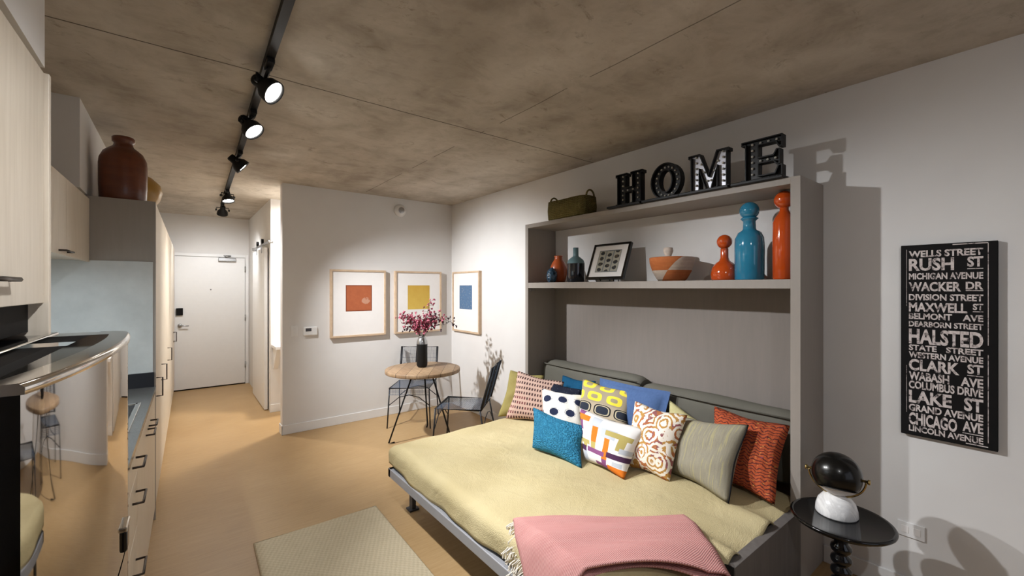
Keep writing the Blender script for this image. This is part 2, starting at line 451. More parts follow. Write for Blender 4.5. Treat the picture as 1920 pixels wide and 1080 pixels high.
def head(y, aim, label, lens_pos=None, power=1.0, angle=84, yup=None):
    L = Vector(lens_pos) if lens_pos else Vector((TRX(y), y, 2.6))
    dirv = (Vector(aim) - L).normalized()
    t = thing('track_spotlight', label, 'spotlight', (TRX(y), y, TZ), group=None)
    piv = L - dirv * 0.055
    side = dirv.cross(Vector((0, 0, 1)))
    if side.length < 0.1: side = Vector((0, 1, 0))
    side.z = 0; side.normalize()
    top = Vector((piv.x, piv.y, TZ - 0.022))
    B().box(TRX(y) - .017, y - .05, TZ - .026, TRX(y) + .017, y + .05, TZ).build('track_adapter', M['black'], t, bevel=0.004)
    tb = Vector((TRX(y), y, TZ - 0.026))
    yk = B()
    s0, s1 = piv + side * 0.068, piv - side * 0.068
    z0 = max(s0.z + 0.03, TZ - 0.045)
    yk.tube([s0, Vector((s0.x, s0.y, z0)), Vector((s1.x, s1.y, z0)), s1], 0.006, 6)
    yk.cyl(tb, (piv.x, piv.y, z0), 0.008)
    yk.build('yoke', M['black'], t)
    hb = B()
    hb.lathe([(0, -0.115), (0.026, -0.115), (0.03, -0.105), (0.03, -0.07), (0.058, -0.035), (0.063, 0.0), (0.063, 0.008), (0.057, 0.008), (0.055, -0.006)], L, 28, dirv)
    hb.build('lamp_housing', M['black'], t)
    B().lathe([(0, 0.006), (0.035, 0.003), (0.0555, -0.005)], L, 28, dirv).build('lamp_face', M['lens'], t)
    for sd in (s0, s1):
        d2 = (sd - piv).normalized()
        B().cyl(sd - d2 * 0.006, sd + d2 * 0.012, 0.013).build('knob', M['black'], t)
    l = bpy.data.lights.new('spot_beam', 'SPOT'); l.energy = SPOT_W * power
    l.spot_size = R(angle); l.spot_blend = 0.85; l.shadow_soft_size = 0.03; l.color = (0.95, 0.97, 1.0)
    o = bpy.data.objects.new('spot_beam', l); C.objects.link(o); o.parent = t
    wpos = L + dirv * 0.02
    o.location = wpos - Vector((TRX(y), y, TZ))
    o.rotation_mode = 'QUATERNION'
    o.rotation_quaternion = dirv.to_track_quat('-Z', 'Y')
    return t
head(2.36, (2.6, 0.8, 0.5), 'track spotlight nearest the viewer, its round white face glowing', (0.375, 2.45, 2.59), 1.1, 78)
head(3.10, (1.9, 1.9, 0.4), 'second glowing track spotlight, its white face aimed at the bed', (0.372, 3.135, 2.59), 1.3, 62)
head(4.08, (2.6, 4.1, 0.75), 'middle track spotlight, tilted sideways toward the round table', (0.41, 4.13, 2.59), 2.1, 90)
head(5.76, (0.75, 5.2, 0.0), 'fourth track spotlight along the rail, washing the ceiling at the corridor', (0.44, 5.83, 2.59), 0.42, 120)
head(6.80, (0.42, 8.3, 0.6), 'last track spotlight, at the far end of the rail by the entrance', (0.45, 6.84, 2.58), 0.42, 120)
head(0.9, (0.3, 2.6, 0.0), 'unseen track spotlight just above the viewer, added for fill light', (0.34, 0.95, 2.59), 0.35, 110)  # out-of-view head, added to brighten floor and cupboards
head(-0.6, (2.6, -0.4, 0.6), 'unseen track spotlight at the end of the rail behind the viewer, added for fill light', (0.31, -0.6, 2.59), 0.2, 110)  # second out-of-view head, added as extra fill

# ------------------------------------------------------------------ kitchen (row turned 0.9 degrees to the room)
KX, KR = -0.191, R(-0.9)
K = Matrix.Translation((KX, 0, 0)) @ Matrix.Rotation(KR, 4, 'Z')
def kthing(name, label, cat, x, y, z=0, group=None):
    p = K @ Vector((x, y, z)); return thing(name, label, cat, p, KR, group)
class KB(B):
    def build(s, *a, **k): s.xf(K); return B.build(s, *a, **k)
def pull(parent, p0, p1, out=0.035, r=0.005):
    """square bow pull between two points on a front (x = front plane)"""
    p0 = Vector(p0); p1 = Vector(p1); o = Vector((out, 0, 0))
    return KB().tube([p0, p0 + o, p1 + o, p1], r, 6).build('handle', M['handle'], parent)
DEP = -0.64
# tall pantry units
def tall(y0, y1, label, leaves, handles):
    t = kthing('tall_cabinet', label, 'cabinet', -0.3, (y0 + y1) / 2, 0, 'tall cupboards along the corridor')
    KB().box(DEP, y0, 0.09, -0.02, y1, 2.19).build('carcass', M['panel'] if y0 < 4 else M['cream'], t)
    KB().box(DEP, y0 + .005, 0, -0.05, y1 - .005, 0.09).build('plinth', M['cream'], t)
    for a, c in leaves:
        KB().box(-0.019, a + 0.0015, 0.095, 0, c - 0.0015, 2.188).build('door', M['cream'], t, bevel=0.0015)
    for hy in handles: pull(t, (0, hy, 0.83), (0, hy, 0.96))
    return t
t0 = tall(3.84, 4.5, 'cream tall cabinet nearest the sink, with a grey side panel', [(3.86, 4.5)], [3.93])
KB().box(DEP, 3.822, 0, 0.002, 3.84, 2.19).build('side_panel', M['greige'], t0)
KB().box(DEP, 3.815, 0.99, -0.012, 3.822, 1.775).build('splashback', M['panel'], t0)
tall(4.5, 5.7, 'cream tall cabinet second from the sink', [(4.5, 5.1), (5.1, 5.7)], [4.6])
tall(5.7, 6.9, 'cream tall cabinet third from the sink', [(5.7, 6.3), (6.3, 6.9)], [5.8])
tall(6.9, 8.3, 'cream tall cabinet farthest from the sink, beside the entrance door', [(6.9, 7.75), (7.75, 8.3)], [7.7, 7.82])
# upper cabinets over the counter
t = kthing('kitchen_cabinet', 'cream wall cabinet over the kitchen counter, ending at the tall cabinet', 'cabinet', -0.5, 3.3, 1.77)
KB().box(-0.64, 1.9, 1.775, -0.345, 3.82, 2.17).build('carcass', M['cream'], t)
for a, c in ((1.9, 2.54), (2.54, 3.18), (3.18, 3.82)):
    KB().box(-0.345, a + .0015, 1.765, -0.325, c - .0015, 2.17).build('door', M['cream'], t, bevel=0.0015)
KB().tube([(-0.325, 3.02, 1.785), (-0.30, 3.02, 1.785), (-0.30, 3.2, 1.785), (-0.325, 3.2, 1.785)], 0.005, 6).build('handle', M['handle'], t)
t = kthing('undercabinet_light', 'slim cool white light strip under the wall cabinet', 'light', -0.45, 3.2, 1.75)
KB().box(-0.50, 1.95, 1.753, -0.44, 3.3, 1.775).build('light_housing', M['brushed'], t)
KB().box(-0.495, 1.97, 1.750, -0.445, 3.28, 1.753).build('light_diffuser', M['strip'], t)
pp = K @ Vector((-0.47, 2.62, 1.745))
area('strip_light', pp, UNDER_W, 0.05, (0.82, 0.93, 1.0), t, sy=1.25)
pp = K @ Vector((-0.62, 3.812, 1.45))
d = tag(B().lathe([(0.075, 0), (0.105, 0.0), (0.11, 0.012), (0.1, 0.02), (0.082, 0.016), (0.075, 0.0)], pp, 32, (0, -1, 0)).build('round_disc', M['blackgloss'], loc=pp),
    'black round rimmed disc on the grey panel, half hidden by the fridge cabinet', 'wall disc')  # unidentified round disc, given a plain pale face
B().lathe([(0, 0), (0.08, 0.0), (0.078, 0.006), (0, 0.006)], pp + Vector((0, -0.002, 0)), 32, (0, -1, 0)).build('disc_face', M['mat_board'], d)
# base units
t = kthing('base_cabinet', 'cream base drawer cabinet next to the fridge', 'cabinet', -0.3, 2.1)
KB().box(DEP, 1.8, 0.09, -0.02, 2.56, 0.89).build('carcass', M['cream'], t)
KB().box(DEP, 1.8, 0, -0.05, 2.56, 0.09).build('plinth', M['cream'], t)
for a, c, hz in ((0.77, 0.888, 0.85), (0.53, 0.767, 0.70), (0.095, 0.527, 0.40)):
    dr = KB().box(-0.019, 1.802, a, 0, 2.558, c).build('drawer', M['cream'], t, bevel=0.0015)
    pull(dr, (0, 2.36, hz), (0, 2.5, hz))
t = kthing('base_cabinet', 'cream base cabinet with two doors under the sink', 'cabinet', -0.3, 3.2)
hb_ = KB().box(DEP, 2.561, 0.09, -0.02, 3.8, 0.11)
for q in ((DEP, 2.561, -0.02, 2.579), (DEP, 3.782, -0.02, 3.8), (DEP, 2.579, DEP + .018, 3.782)): hb_.box(q[0], q[1], .11, q[2], q[3], .89)
hb_.build('carcass', M['cream'], t)
KB().box(DEP, 2.561, 0, -0.05, 3.8, 0.09).build('plinth', M['cream'], t)
for a, c, h0, h1 in ((2.561, 3.2, 3.03, 3.16), (3.2, 3.8, 3.23, 3.36)):
    dr = KB().box(-0.019, a + .0015, 0.095, 0, c - .0015, 0.888).build('door', M['cream'], t, bevel=0.0015)
    pull(dr, (0, h0, 0.80), (0, h1, 0.80))
# worktop with a sink cut-out
SY0, SY1, SX0, SX1 = 2.62, 3.28, -0.47, -0.05
t = kthing('worktop', 'dark grey kitchen worktop around the steel sink', 'worktop', -0.3, 3.0, 0.89)
ct = KB()
for q in ((DEP, 1.79, SX0, 3.82), (SX1, 1.79, 0.004, 3.82), (SX0, 1.79, SX1, SY0), (SX0, SY1, SX1, 3.82)):
    ct.box(q[0], q[1], 0.892, q[2], q[3], 0.922)
ct.build('counter_slab', M['counter'], t)
KB().box(DEP, 3.80, 0.922, -0.005, 3.814, 1.02).build('upstand', M['black_stone'], t)
t = kthing('kitchen_sink', 'stainless steel sink set into the grey worktop', 'sink', -0.26, 2.95, 0.75)
sk = KB()
for q in ((SX0 - .015, SY0 - .015, SX0 + .01, SY1 + .015), (SX1 - .012, SY0 - .015, SX1 + .012, SY1 + .015), (SX0, SY0 - .015, SX1, SY0 + .012), (SX0, SY1 - .012, SX1, SY1 + .015)):
    sk.box(q[0], q[1], 0.9225, q[2], q[3], 0.928)
sk.build('sink_rim', M['chrome'], t, bevel=0.002)
sk = KB(); g = 0.012
sk.box(SX0 + g, SY0 + g, 0.74, SX1 - g, SY1 - g, 0.745)
for q in ((SX0 + g - .004, SY0 + g, SX0 + g, SY1 - g), (SX1 - g, SY0 + g, SX1 - g + .004, SY1 - g), (SX0 + g, SY0 + g - .004, SX1 - g, SY0 + g), (SX0 + g, SY1 - g, SX1 - g, SY1 - g + .004)):
    sk.box(q[0], q[1], 0.74, q[2], q[3], 0.922)
sk.build('basin', M['brushed'], t)

# fridge: convex mirror front, chrome-rimmed handle scoop along the top
FH = 1.47
t = kthing('fridge', 'mirror-polished fridge with a bowed door and black sides', 'fridge', -0.2, 1.3)
FY0, FY1 = 0.865, 1.735
def fx(y, o=0.0):
    """front bow in kitchen-local x"""
    P = ((.865, .0075), (.929, .0214), (1.06, .0404), (1.219, .0530), (1.352, .0580), (1.486, .0587), (1.60, .0530), (1.735, .0395))
    for (a, fa), (c, fc) in zip(P, P[1:]):
        if y <= c or c == P[-1][0]: break
    i = P.index((a, fa)); sl = lambda k: (P[min(k + 1, 7)][1] - P[max(k - 1, 0)][1]) / (P[min(k + 1, 7)][0] - P[max(k - 1, 0)][0])
    h = c - a; q = (y - a) / h; m0, m1 = sl(i) * h, sl(i + 1) * h
    if i == 0: m0 = 0.245 * h
    x = (2 * q**3 - 3 * q**2 + 1) * fa + (q**3 - 2 * q**2 + q) * m0 + (-2 * q**3 + 3 * q**2) * fc + (q**3 - q**2) * m1
    e = max(0.0, (y - (FY1 - .03)) / .03)
    return x - 0.02 * (1 - math.sqrt(max(0, 1 - e * e))) - o
N = 48
ys = [FY0 + (FY1 - FY0) * (0.5 - 0.5 * math.cos(PI * i / N)) for i in range(N + 1)]
def door(z0, z1, name):
    b = KB()
    xb = -0.055
    V = []
    for y in ys: V.append([b.bm.verts.new((fx(y), y, z0)), b.bm.verts.new((fx(y), y, z1))])
    for i in range(N):
        f = b.bm.faces.new((V[i][0], V[i + 1][0], V[i + 1][1], V[i][1])); f.smooth = True
    V = [[b.bm.verts.new(q.co) for q in v] for v in V]
    bl = [b.bm.verts.new((xb, FY0, z0)), b.bm.verts.new((xb, FY0, z1))]; br = [b.bm.verts.new((xb, FY1, z0)), b.bm.verts.new((xb, FY1, z1))]
    for q in ((bl[0], V[0][0], V[0][1], bl[1]), (V[-1][0], br[0], br[1], V[-1][1]), (br[0], bl[0], bl[1], br[1])):
        f = b.bm.faces.new(q); f.material_index = 1
    f = b.bm.faces.new([v[0] for v in V] + [br[0], bl[0]]); f.material_index = 1
    f = b.bm.faces.new([v[1] for v in V] + [br[1], bl[1]]); f.material_index = 1
    return b.build(name, [M['steel'], M['blackgloss']], t)
dU = door(0.935, FH - 0.016, 'fridge_door'); dL = door(0.06, 0.925, 'freezer_drawer')
# chrome cap of the door with a crescent scoop
cap = KB()
def band(o0, o1, z0, z1, bld, ya=FY0, yb=FY1):
    L_ = [ya + (yb - ya) * (0.5 - 0.5 * math.cos(PI * i / N)) for i in range(N + 1)]
    q = [[bld.bm.verts.new((fx(y) + o, y, z)) for o, z in ((o0, z0), (o0, z1 - .006), (o0 - .006, z1), (o1, z1), (o1, z0))] for y in L_]
    for a, c in zip(q, q[1:]):
        for k in range(5):
            f = bld.bm.faces.new((a[k], a[(k + 1) % 5], c[(k + 1) % 5], c[k])); f.smooth = k in (0, 1)
    bld.bm.faces.new(q[0]); bld.bm.faces.new(q[-1][::-1])
band(0.004, -0.04, FH - 0.016, FH, cap)
xb = -0.105; YS0, YS1 = FY0 + .04, 1.63
for ya, yb in ((FY0, YS0), (YS1, FY1)):
    L_ = [ya + (yb - ya) * i / 10 for i in range(11)]
    cap.prism([(fx(y) - .0395, y) for y in L_] + [(xb, yb), (xb, ya)], lambda a, c, d: (a, c, d), FH - 0.016, FH - 0.0002)
cap.build('door_cap', M['chrome'], t)
sc_ = KB()
L_ = [YS0 + (YS1 - YS0) * i / 24 for i in range(25)]
sc_.prism([(fx(y) - 0.0395, y) for y in L_] + [(xb, YS1), (xb, YS0)], lambda a, c, d: (a, c, d), FH - 0.05, FH - 0.026)
sc_.build('handle_scoop', M['blackmatte'], t)
KB().box(-0.125, FY0, FH - 0.04, -0.105, FY1, FH + 0.004).build('scoop_trim', M['chrome'], t, bevel=0.003)
KB().box(-0.62, FY0 + .005, 0.03, -0.125, FY1 - .005, FH - 0.002).build('fridge_body', M['blackgloss'], t, bevel=0.004)
KB().box(-0.26, FY0 + .03, FH - 0.001, -0.235, FY1 - .3, FH + 0.006).build('hinge_cover', M['chrome'], t, bevel=0.003)
KB().box(-0.6, FY0 + .02, 0.0, -0.1, FY1 - .02, 0.05).build('plinth', M['blackmatte'], t)
hd = KB().box(fx(1.43) - .01, 1.415, 0.945, fx(1.43) + .008, 1.465, 1.0)
hd.build('door_latch', M['blackgloss'], t, bevel=0.006)
KB().box(fx(1.43) - .01, 1.405, 1.0, fx(1.43) + .009, 1.475, 1.012).build('latch_trim', M['chrome'], t, bevel=0.003)
# cupboard above the fridge
t = kthing('kitchen_cabinet', 'cream wall cabinet above the fridge with a dark pull near its bottom edge', 'cabinet', -0.4, 1.2, 1.56)
KB().box(-0.64, 0.2, 1.563, -0.155, 1.742, 2.2).build('carcass', M['cream'], t)
for a, c in ((0.2, 0.97), (0.97, 1.742)):
    dr = KB().box(-0.155, a + .0015, 1.557, -0.135, c - .0015, 2.2).build('door', M['cream'], t, bevel=0.0015)
KB().tube([(-0.135, 1.25, 1.618), (-0.118, 1.25, 1.618), (-0.118, 1.45, 1.618), (-0.135, 1.45, 1.618)], 0.006, 6).build('handle', M['handle'], t)
KB().box(-0.30, 0.86, 1.478, -0.165, 1.741, 1.556).build('gap_shade_panel', M['blackmatte'], t)  # dark block standing in for the shade in the gap above the fridge
KB().box(-0.64, 1.742, 0, -0.125, 1.762, 2.2).build('end_panel', M['cream'], t, bevel=0.0015)

# pots on top of the tall cabinet
M['terracotta'] = grained('brown_glazed_stoneware', (84, 42, 24), (112, 58, 32), 0.4, 4, (1, 1, 5), coat=0.3)
M['ochre'] = plain('ochre_glazed_stoneware', (168, 130, 60), 0.35)
def lathe_thing(name, label, cat, base, prof, mat, n=40, group=None):
    o = B().lathe(prof, base, n).build(name, mat, loc=base)
    return tag(o, label, cat, group)
lathe_thing('stoneware_jar', 'tall brown stoneware jar with a short neck, on the tall cabinet', 'jar', (-0.305, 3.97, 2.191),
    [(0, 0), (0.118, 0), (0.124, 0.01), (0.127, 0.1), (0.128, 0.25), (0.124, 0.29), (0.105, 0.335), (0.078, 0.36), (0.056, 0.378), (0.05, 0.395), (0.052, 0.405), (0.06, 0.41), (0.061, 0.438), (0.054, 0.445), (0.04, 0.44), (0.036, 0.40), (0, 0.39)], M['terracotta'])
lathe_thing('stoneware_pot', 'round ochre pot half hidden behind the brown jar', 'pot', (-0.27, 4.42, 2.191),
    [(0, 0), (0.08, 0), (0.1, 0.02), (0.15, 0.1), (0.165, 0.16), (0.15, 0.22), (0.1, 0.27), (0.07, 0.285), (0.07, 0.3), (0.055, 0.3), (0.05, 0.28), (0, 0.27)], M['ochre'])

# ------------------------------------------------------------------ rug
p = Vector((0.72, 1.9, 0)); t = thing('area_rug', 'beige woven rug on the floor beside the bed', 'rug', p, R(-1.2))
Mr = frames[t.name]
hw, hl = 0.378, 1.16
B().box(-hw, -hl, 0.001, hw, hl, 0.012).xf(Mr).build('rug_pile', M['rug'], t, bevel=0.004)
eb = B().tube([(-hw, -hl, 0.007), (hw, -hl, 0.007), (hw, hl, 0.007), (-hw, hl, 0.007)], 0.0065, 6, True).xf(Mr)
eb.build('rug_binding', M['rug'], t)

# ------------------------------------------------------------------ wall bed cabinet
XF, CY0, CY1, CZ = 2.612, 0.842, 3.136, 2.2
t = thing('bed_cabinet', 'tall greige open cabinet around the fold-down bed', 'cabinet', (2.8, 2.0, 0))
B().box(XF, CY0, 0, W - .001, CY0 + .048, CZ).build('side_panel', M['greige'], t, bevel=0.001)
B().box(XF, CY1 - .04, 0, W - .001, CY1, CZ).build('side_panel', M['greige'], t, bevel=0.001)
B().box(XF + .001, CY0 + .048, CZ - .037, W - .001, CY1 - .04, CZ).build('top_board', M['greige'], t, bevel=0.001)
B().box(XF + .001, CY0 + .048, 1.594, W - .001, CY1 - .04, 1.645).build('shelf', M['greige'], t, bevel=0.001)
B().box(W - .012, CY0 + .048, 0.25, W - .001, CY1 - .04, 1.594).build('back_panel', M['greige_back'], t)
B().box(XF + .02, CY1 - .052, 1.57, XF + .07, CY1 - .04, 1.58).build('catch_plate', M['brushed'], t)

# ------------------------------------------------------------------ bed
BX = 1.19
t = thing('folding_bed', 'fold-down bed with a grey steel frame and khaki cover', 'bed', (1.9, 2.0, 0))
fr = B()
fr.box(BX, 0.90, 0.235, BX + .04, 2.98, 0.295); fr.box(BX, 2.94, 0.235, 2.6, 2.98, 0.295); fr.box(BX, 0.90, 0.235, 2.6, 0.93, 0.295); fr.box(BX + .04, 0.93, 0.262, 2.6, 2.94, 0.275)
fr.build('bed_frame', M['grey_metal'], t, bevel=0.004)
for yy in (2.86, 1.0):
    B().box(BX + .12, yy - .025, 0, BX + .15, yy + .025, 0.235).build('leg', M['darkgrey'], t, bevel=0.003)
    B().box(BX + .10, yy - .035, 0, BX + .17, yy + .035, 0.012).build('foot', M['darkgrey'], t)
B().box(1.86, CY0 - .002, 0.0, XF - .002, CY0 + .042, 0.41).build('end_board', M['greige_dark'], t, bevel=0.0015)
B().box(1.70, CY0 + .004, 0.26, 1.858, CY0 + .040, 0.408).build('end_board_bracket', M['blackmatte'], t)
B().box(1.28, 0.93, 0.28, 2.70, 2.95, 0.40).build('mattress', M['bolster'], t, bevel=0.03)
# the cover: draped over the front edge and the far end
def cover_pt(u, v):
    # u: from the back (x=2.72) over the front edge;  v: from the near end to over the far end
    Lx, Dx = 2.72 - 1.275, 0.17
    Ly, Dy = 2.955 - 0.905, 0.165
    su = u * (Lx + 0.110 + 0.075); sv = v * (Ly + 0.118 + 0.075 + .035) - 0.035
    def fold(s, L, rad, D):
        # returns horizontal offset and drop
        if s <= L: return s, 0.0
        a = (s - L) / rad
        if a < PI / 2: return L + rad * math.sin(a), rad * (1 - math.cos(a))
        return L + rad + 0.05 * (s - L - rad * PI / 2), rad + (s - L - rad * PI / 2)
    hx, dx = fold(su, Lx, 0.07, Dx); hy, dy_ = fold(sv, Ly, 0.075, Dy)
    x = 2.72 - hx; y = 0.905 + hy
    drop = (dx ** 3 + dy_ ** 3) ** (1 / 3)
    if dx > .03 and dy_ > .03:
        k = min(dx, dy_) * 0.35; x += k; y -= k
    wv = 0.006 * math.sin(5 * x + 3 * y) + 0.004 * math.sin(11 * y - 4 * x + 1) + 0.003 * math.sin(17 * x + 9 * y)
    wv *= 1 if drop < .02 else 0.3
    # gathers towards the near end board
    e = max(0.0, 1 - (y - 0.87) / 0.42)
    fold_n = (0.026 * math.sin(x * 17 + 0.8) + 0.014 * math.sin(x * 33 + y * 8)) * e * e * (1 if x > 1.7 else 0.4)
    z = 0.452 - drop + wv + fold_n - 0.055 * e ** 3
    if dx > 0.05:
        x += 0.010 * math.sin(y * 9) * (dx - .05) / .15 + 0.006 * math.sin(y * 23 + 1) * (dx - .05) / .15
        z += (0.011 * math.sin(y * 4.2 + 1.0) + .005 * math.sin(y * 9.5)) * max(0, (dx - .07) / .075)
    if dy_ > 0.05: y += 0.010 * math.sin(x * 13) * (dy_ - .05) / .15
    return (x, y, z)
cb = B(); cb.grid(cover_pt, 90, 110)
cb.build('bed_cover', M['cover'], t, solid=0.006, smooth=True)

# back bolsters
def bolster(y0, y1, ztop, label):
    n = 14
    prof = []
    x0, x1, z0 = 2.735, 2.955, 0.46
    rr = 0.085
    P = [(x0, z0 + .02), (x0 + .02, z0), (x1 - .02, z0), (x1, z0 + .02)]
    for i in range(n + 1):
        a = PI * i / n
        P.append(((x0 + .03 + x1) / 2 + (x1 - x0 - .03) / 2 * math.cos(a), ztop - rr + rr * math.sin(a)))
    b = B(); m = 24
    rings = []
    for j in range(m + 1):
        tt = j / m; e = 1 - 0.10 * abs(2 * tt - 1) ** 14
        y = y0 + (y1 - y0) * tt
        cx_, cz_ = (x0 + x1) / 2, (z0 + ztop) / 2
        rings.append([b.bm.verts.new((cx_ + (px - cx_) * e, y, cz_ + (pz - cz_) * e + 0.004 * math.sin(y * 9 + px * 20))) for px, pz in P])
    k = len(P)
    for a, c in zip(rings, rings[1:]):
        for i in range(k):
            f = b.bm.faces.new((a[i], a[(i + 1) % k], c[(i + 1) % k], c[i])); f.smooth = True
    b.bm.faces.new(rings[0]); b.bm.faces.new(rings[-1][::-1])
    o = b.build('back_bolster', M['bolster'], loc=(2.84, (y0 + y1) / 2, 0.46)); tag(o, label, 'bolster cushion', 'bolsters along the back of the bed')
    B().tube([(x0 + .03, y0 + .01, ztop - .03), (x0 + .02, (y0 + y1) / 2, ztop - .03), (x0 + .03, y1 - .01, ztop - .03)], 0.005, 6).build('piping', M['bolster'], o)
    return o
bolster(1.972, 3.06, 0.905, 'long olive-grey bolster at the back of the bed, left one')
bolster(0.91, 1.962, 0.872, 'long olive-grey bolster at the back of the bed, right one behind the orange cushion')

# ------------------------------------------------------------------ cushions
def cushion_mat(kind):
    m = Mt('cushion_' + kind, 0.9, 0, 0.15)
    u, v, _ = m.xyz('UV')
    tw = m.noise(300, 2)
    if kind == 'olive': m.col(m.mix(m.noise(40, 3), lin((140, 128, 76)), lin((152, 140, 88))))
    if kind == 'cream': m.col(m.mix(m.noise(60, 3), lin((176, 168, 120)), lin((190, 182, 136))))
    if kind == 'stripe':
        r = (v * 9.5).fract(); row = (v * 9.5).floor()
        dash = (r - 0.45).abs().lt(0.26) * ((u * 18 + row * 0.5 + m.noise(14, 2) * 0.4).fract().lt(0.55))
        hue = m.noise(5, 2)
        m.col(m.mix(dash, m.mix(m.noise(40, 2), lin((196, 168, 154)), lin((184, 152, 138))), m.mix(hue.gt(0.5), lin((74, 52, 52)), lin((112, 62, 64)))))
    if kind == 'navy':
        fl = m.voro(26, 'UV').lt(0.12)
        m.col(m.mix(fl, lin((26, 30, 44)), lin((120, 130, 140))))
    if kind == 'dteal': m.col(m.mix(m.noise(80, 2), lin((14, 62, 92)), lin((22, 78, 110))))
    if kind == 'black': m.col(lin((20, 20, 26)))
    if kind == 'polka':
        row = (v * 3.4).floor(); px = (u * 2.7 + row.mod(2.0) * 0.5 + 0.1).fract() - 0.5; py = (v * 3.4).fract() - 0.5
        dd = (px * px + py * py + (m.noise(30, 2) - 0.5) * 0.02).sqrt()
        ring = dd.lt(0.37) * m.voro(60, 'UV').lt(0.42)
        base = m.mix(ring, lin((226, 222, 214)), lin((150, 150, 156)))
        m.col(m.mix(dd.lt(0.27), base, lin((38, 44, 68))))
    if kind == 'teal':
        m.col(m.mix(m.voro(42, 'UV'), lin((34, 104, 140)), lin((60, 136, 168)))); m.bump(m.voro(42, 'UV'), 1.0, 0.012)
    if kind == 'retro':
        vv = v * 4.4 + 0.36; row = vv.floor(); px = ((u * 2.7 + row.mod(2.0) * 0.5).fract() - 0.5) / 0.43; py = (vv.fract() - 0.5) / 0.44
        q = px.abs().pow(3.2) + py.abs().pow(3.2)
        up = v.gt(0.6)
        ybody = m.mix(q.lt(0.05), lin((222, 202, 66)), lin((150, 138, 108)))
        ysh = m.mix(q.lt(0.62), lin((150, 138, 116)), ybody)
        dsh = m.mix(q.lt(1.0), lin((166, 152, 130)), m.mix(q.lt(0.6), lin((26, 26, 30)), m.mix(q.lt(0.34), lin((178, 166, 140)), lin((44, 48, 58)))))
        m.col(m.mix(up, dsh, ysh))
    if kind == 'plaid':
        wht = lin((232, 228, 224)); out = m.mix(m.noise(60, 2), wht, lin((222, 218, 214)))
        O_, P_, D_, G_, L_ = (214, 118, 40), (130, 78, 120), (74, 46, 74), (176, 160, 96), (186, 190, 196)
        for (x0, y0, x1, y1, c) in ((.03, .62, .14, .99, P_), (.0, .80, .26, .92, O_), (.30, .72, .46, .95, L_), (.50, .60, .75, .78, L_), (.0, .50, .1, .58, P_), (.04, .36, .3, .44, G_),
                                    (.34, .42, .44, .75, O_), (.34, .26, .44, .45, G_), (.58, .66, .97, .76, G_), (.58, .18, .68, .60, O_), (.8, .44, .92, .7, G_),
                                    (.25, .24, .62, .33, P_), (.66, .26, 1., .36, D_), (.58, .04, .68, .2, P_), (.42, .02, .86, .11, P_), (.7, .0, 1., .13, O_), (.14, .05, .24, .3, L_), (.14, .3, .24, .37, G_), (.78, .14, .95, .22, L_), (.86, .4, 1., .5, L_), (.0, .22, .22, .32, D_)):
            k = (u - (x0 + x1) / 2).abs().lt((x1 - x0) / 2) * (v - (y0 + y1) / 2).abs().lt((y1 - y0) / 2)
            out = m.mix(k, out, lin(c))
        m.col(out)
    if kind == 'ikat':
        nw = m.noise(7, 3, kind='UV', dist=1.2); v1 = m.voro(4.3, 'UV'); v2 = m.voro(11, 'UV')
        base = m.mix(m.noise(50, 2), lin((238, 230, 218)), lin((230, 220, 206)))
        ringA = ((v1 + (nw - 0.5) * 0.3) * 24).sin().gt(0.2)
        tint = m.noise(3.2, 2, kind='UV')
        colr = m.mix(tint.gt(0.5), lin((182, 138, 76)), m.mix(nw.gt(0.5), lin((146, 92, 92)), lin((176, 110, 70))))
        out = m.mix(ringA * nw.gt(0.36), base, colr)
        out = m.mix(v2.lt(0.16), out, lin((172, 110, 44)))
        m.col(out)
    if kind == 'tweed':
        st = m.noise(7, 6, 0.7, kind='UV', stretch=(6, 0.6, 1)); sp = m.noise(90, 3, 0.7, kind='UV', stretch=(1.2, 1, 1))
        c = m.mix(st, lin((112, 107, 94)), lin((166, 159, 138)))
        c = m.mix((m.noise(5, 4, kind='UV', stretch=(7, 0.4, 1)).gt(0.58)) * 0.4, c, lin((182, 172, 116)))
        c = m.mix(sp.gt(0.62) * 0.5, c, lin((96, 104, 118)))
        m.col(c); m.bump(sp * 0.5 + st * 0.5, 0.5, 0.004)
    if kind == 'coral':
        zz = (v * 24 + ((u * 9).fract() - 0.5).abs() * 1.2 + m.noise(7, 4, kind='UV') * 3.0).fract()
        c = m.mix(zz.lt(0.3), m.mix(m.noise(20, 3, kind='UV', stretch=(1, 3, 1)), lin((184, 92, 54)), lin((160, 68, 44))), lin((92, 44, 40)))
        c = m.mix(m.noise(26, 4, kind='UV', stretch=(0.6, 2.2, 1)).gt(0.66), c, lin((206, 154, 84)))
        c = m.mix(m.noise(17, 4, kind='UV', stretch=(0.6, 2, 1)).lt(0.32) * 0.6, c, lin((128, 70, 96)))
        m.col(c); m.bump(zz, 0.8, 0.008)
    if kind == 'blue': m.col(m.mix(m.noise(60, 3), lin((66, 88, 128)), lin((82, 106, 148))))
    if kind not in ('teal', 'tweed', 'coral'): m.bump(tw, 0.2, 0.002)
    return m.m

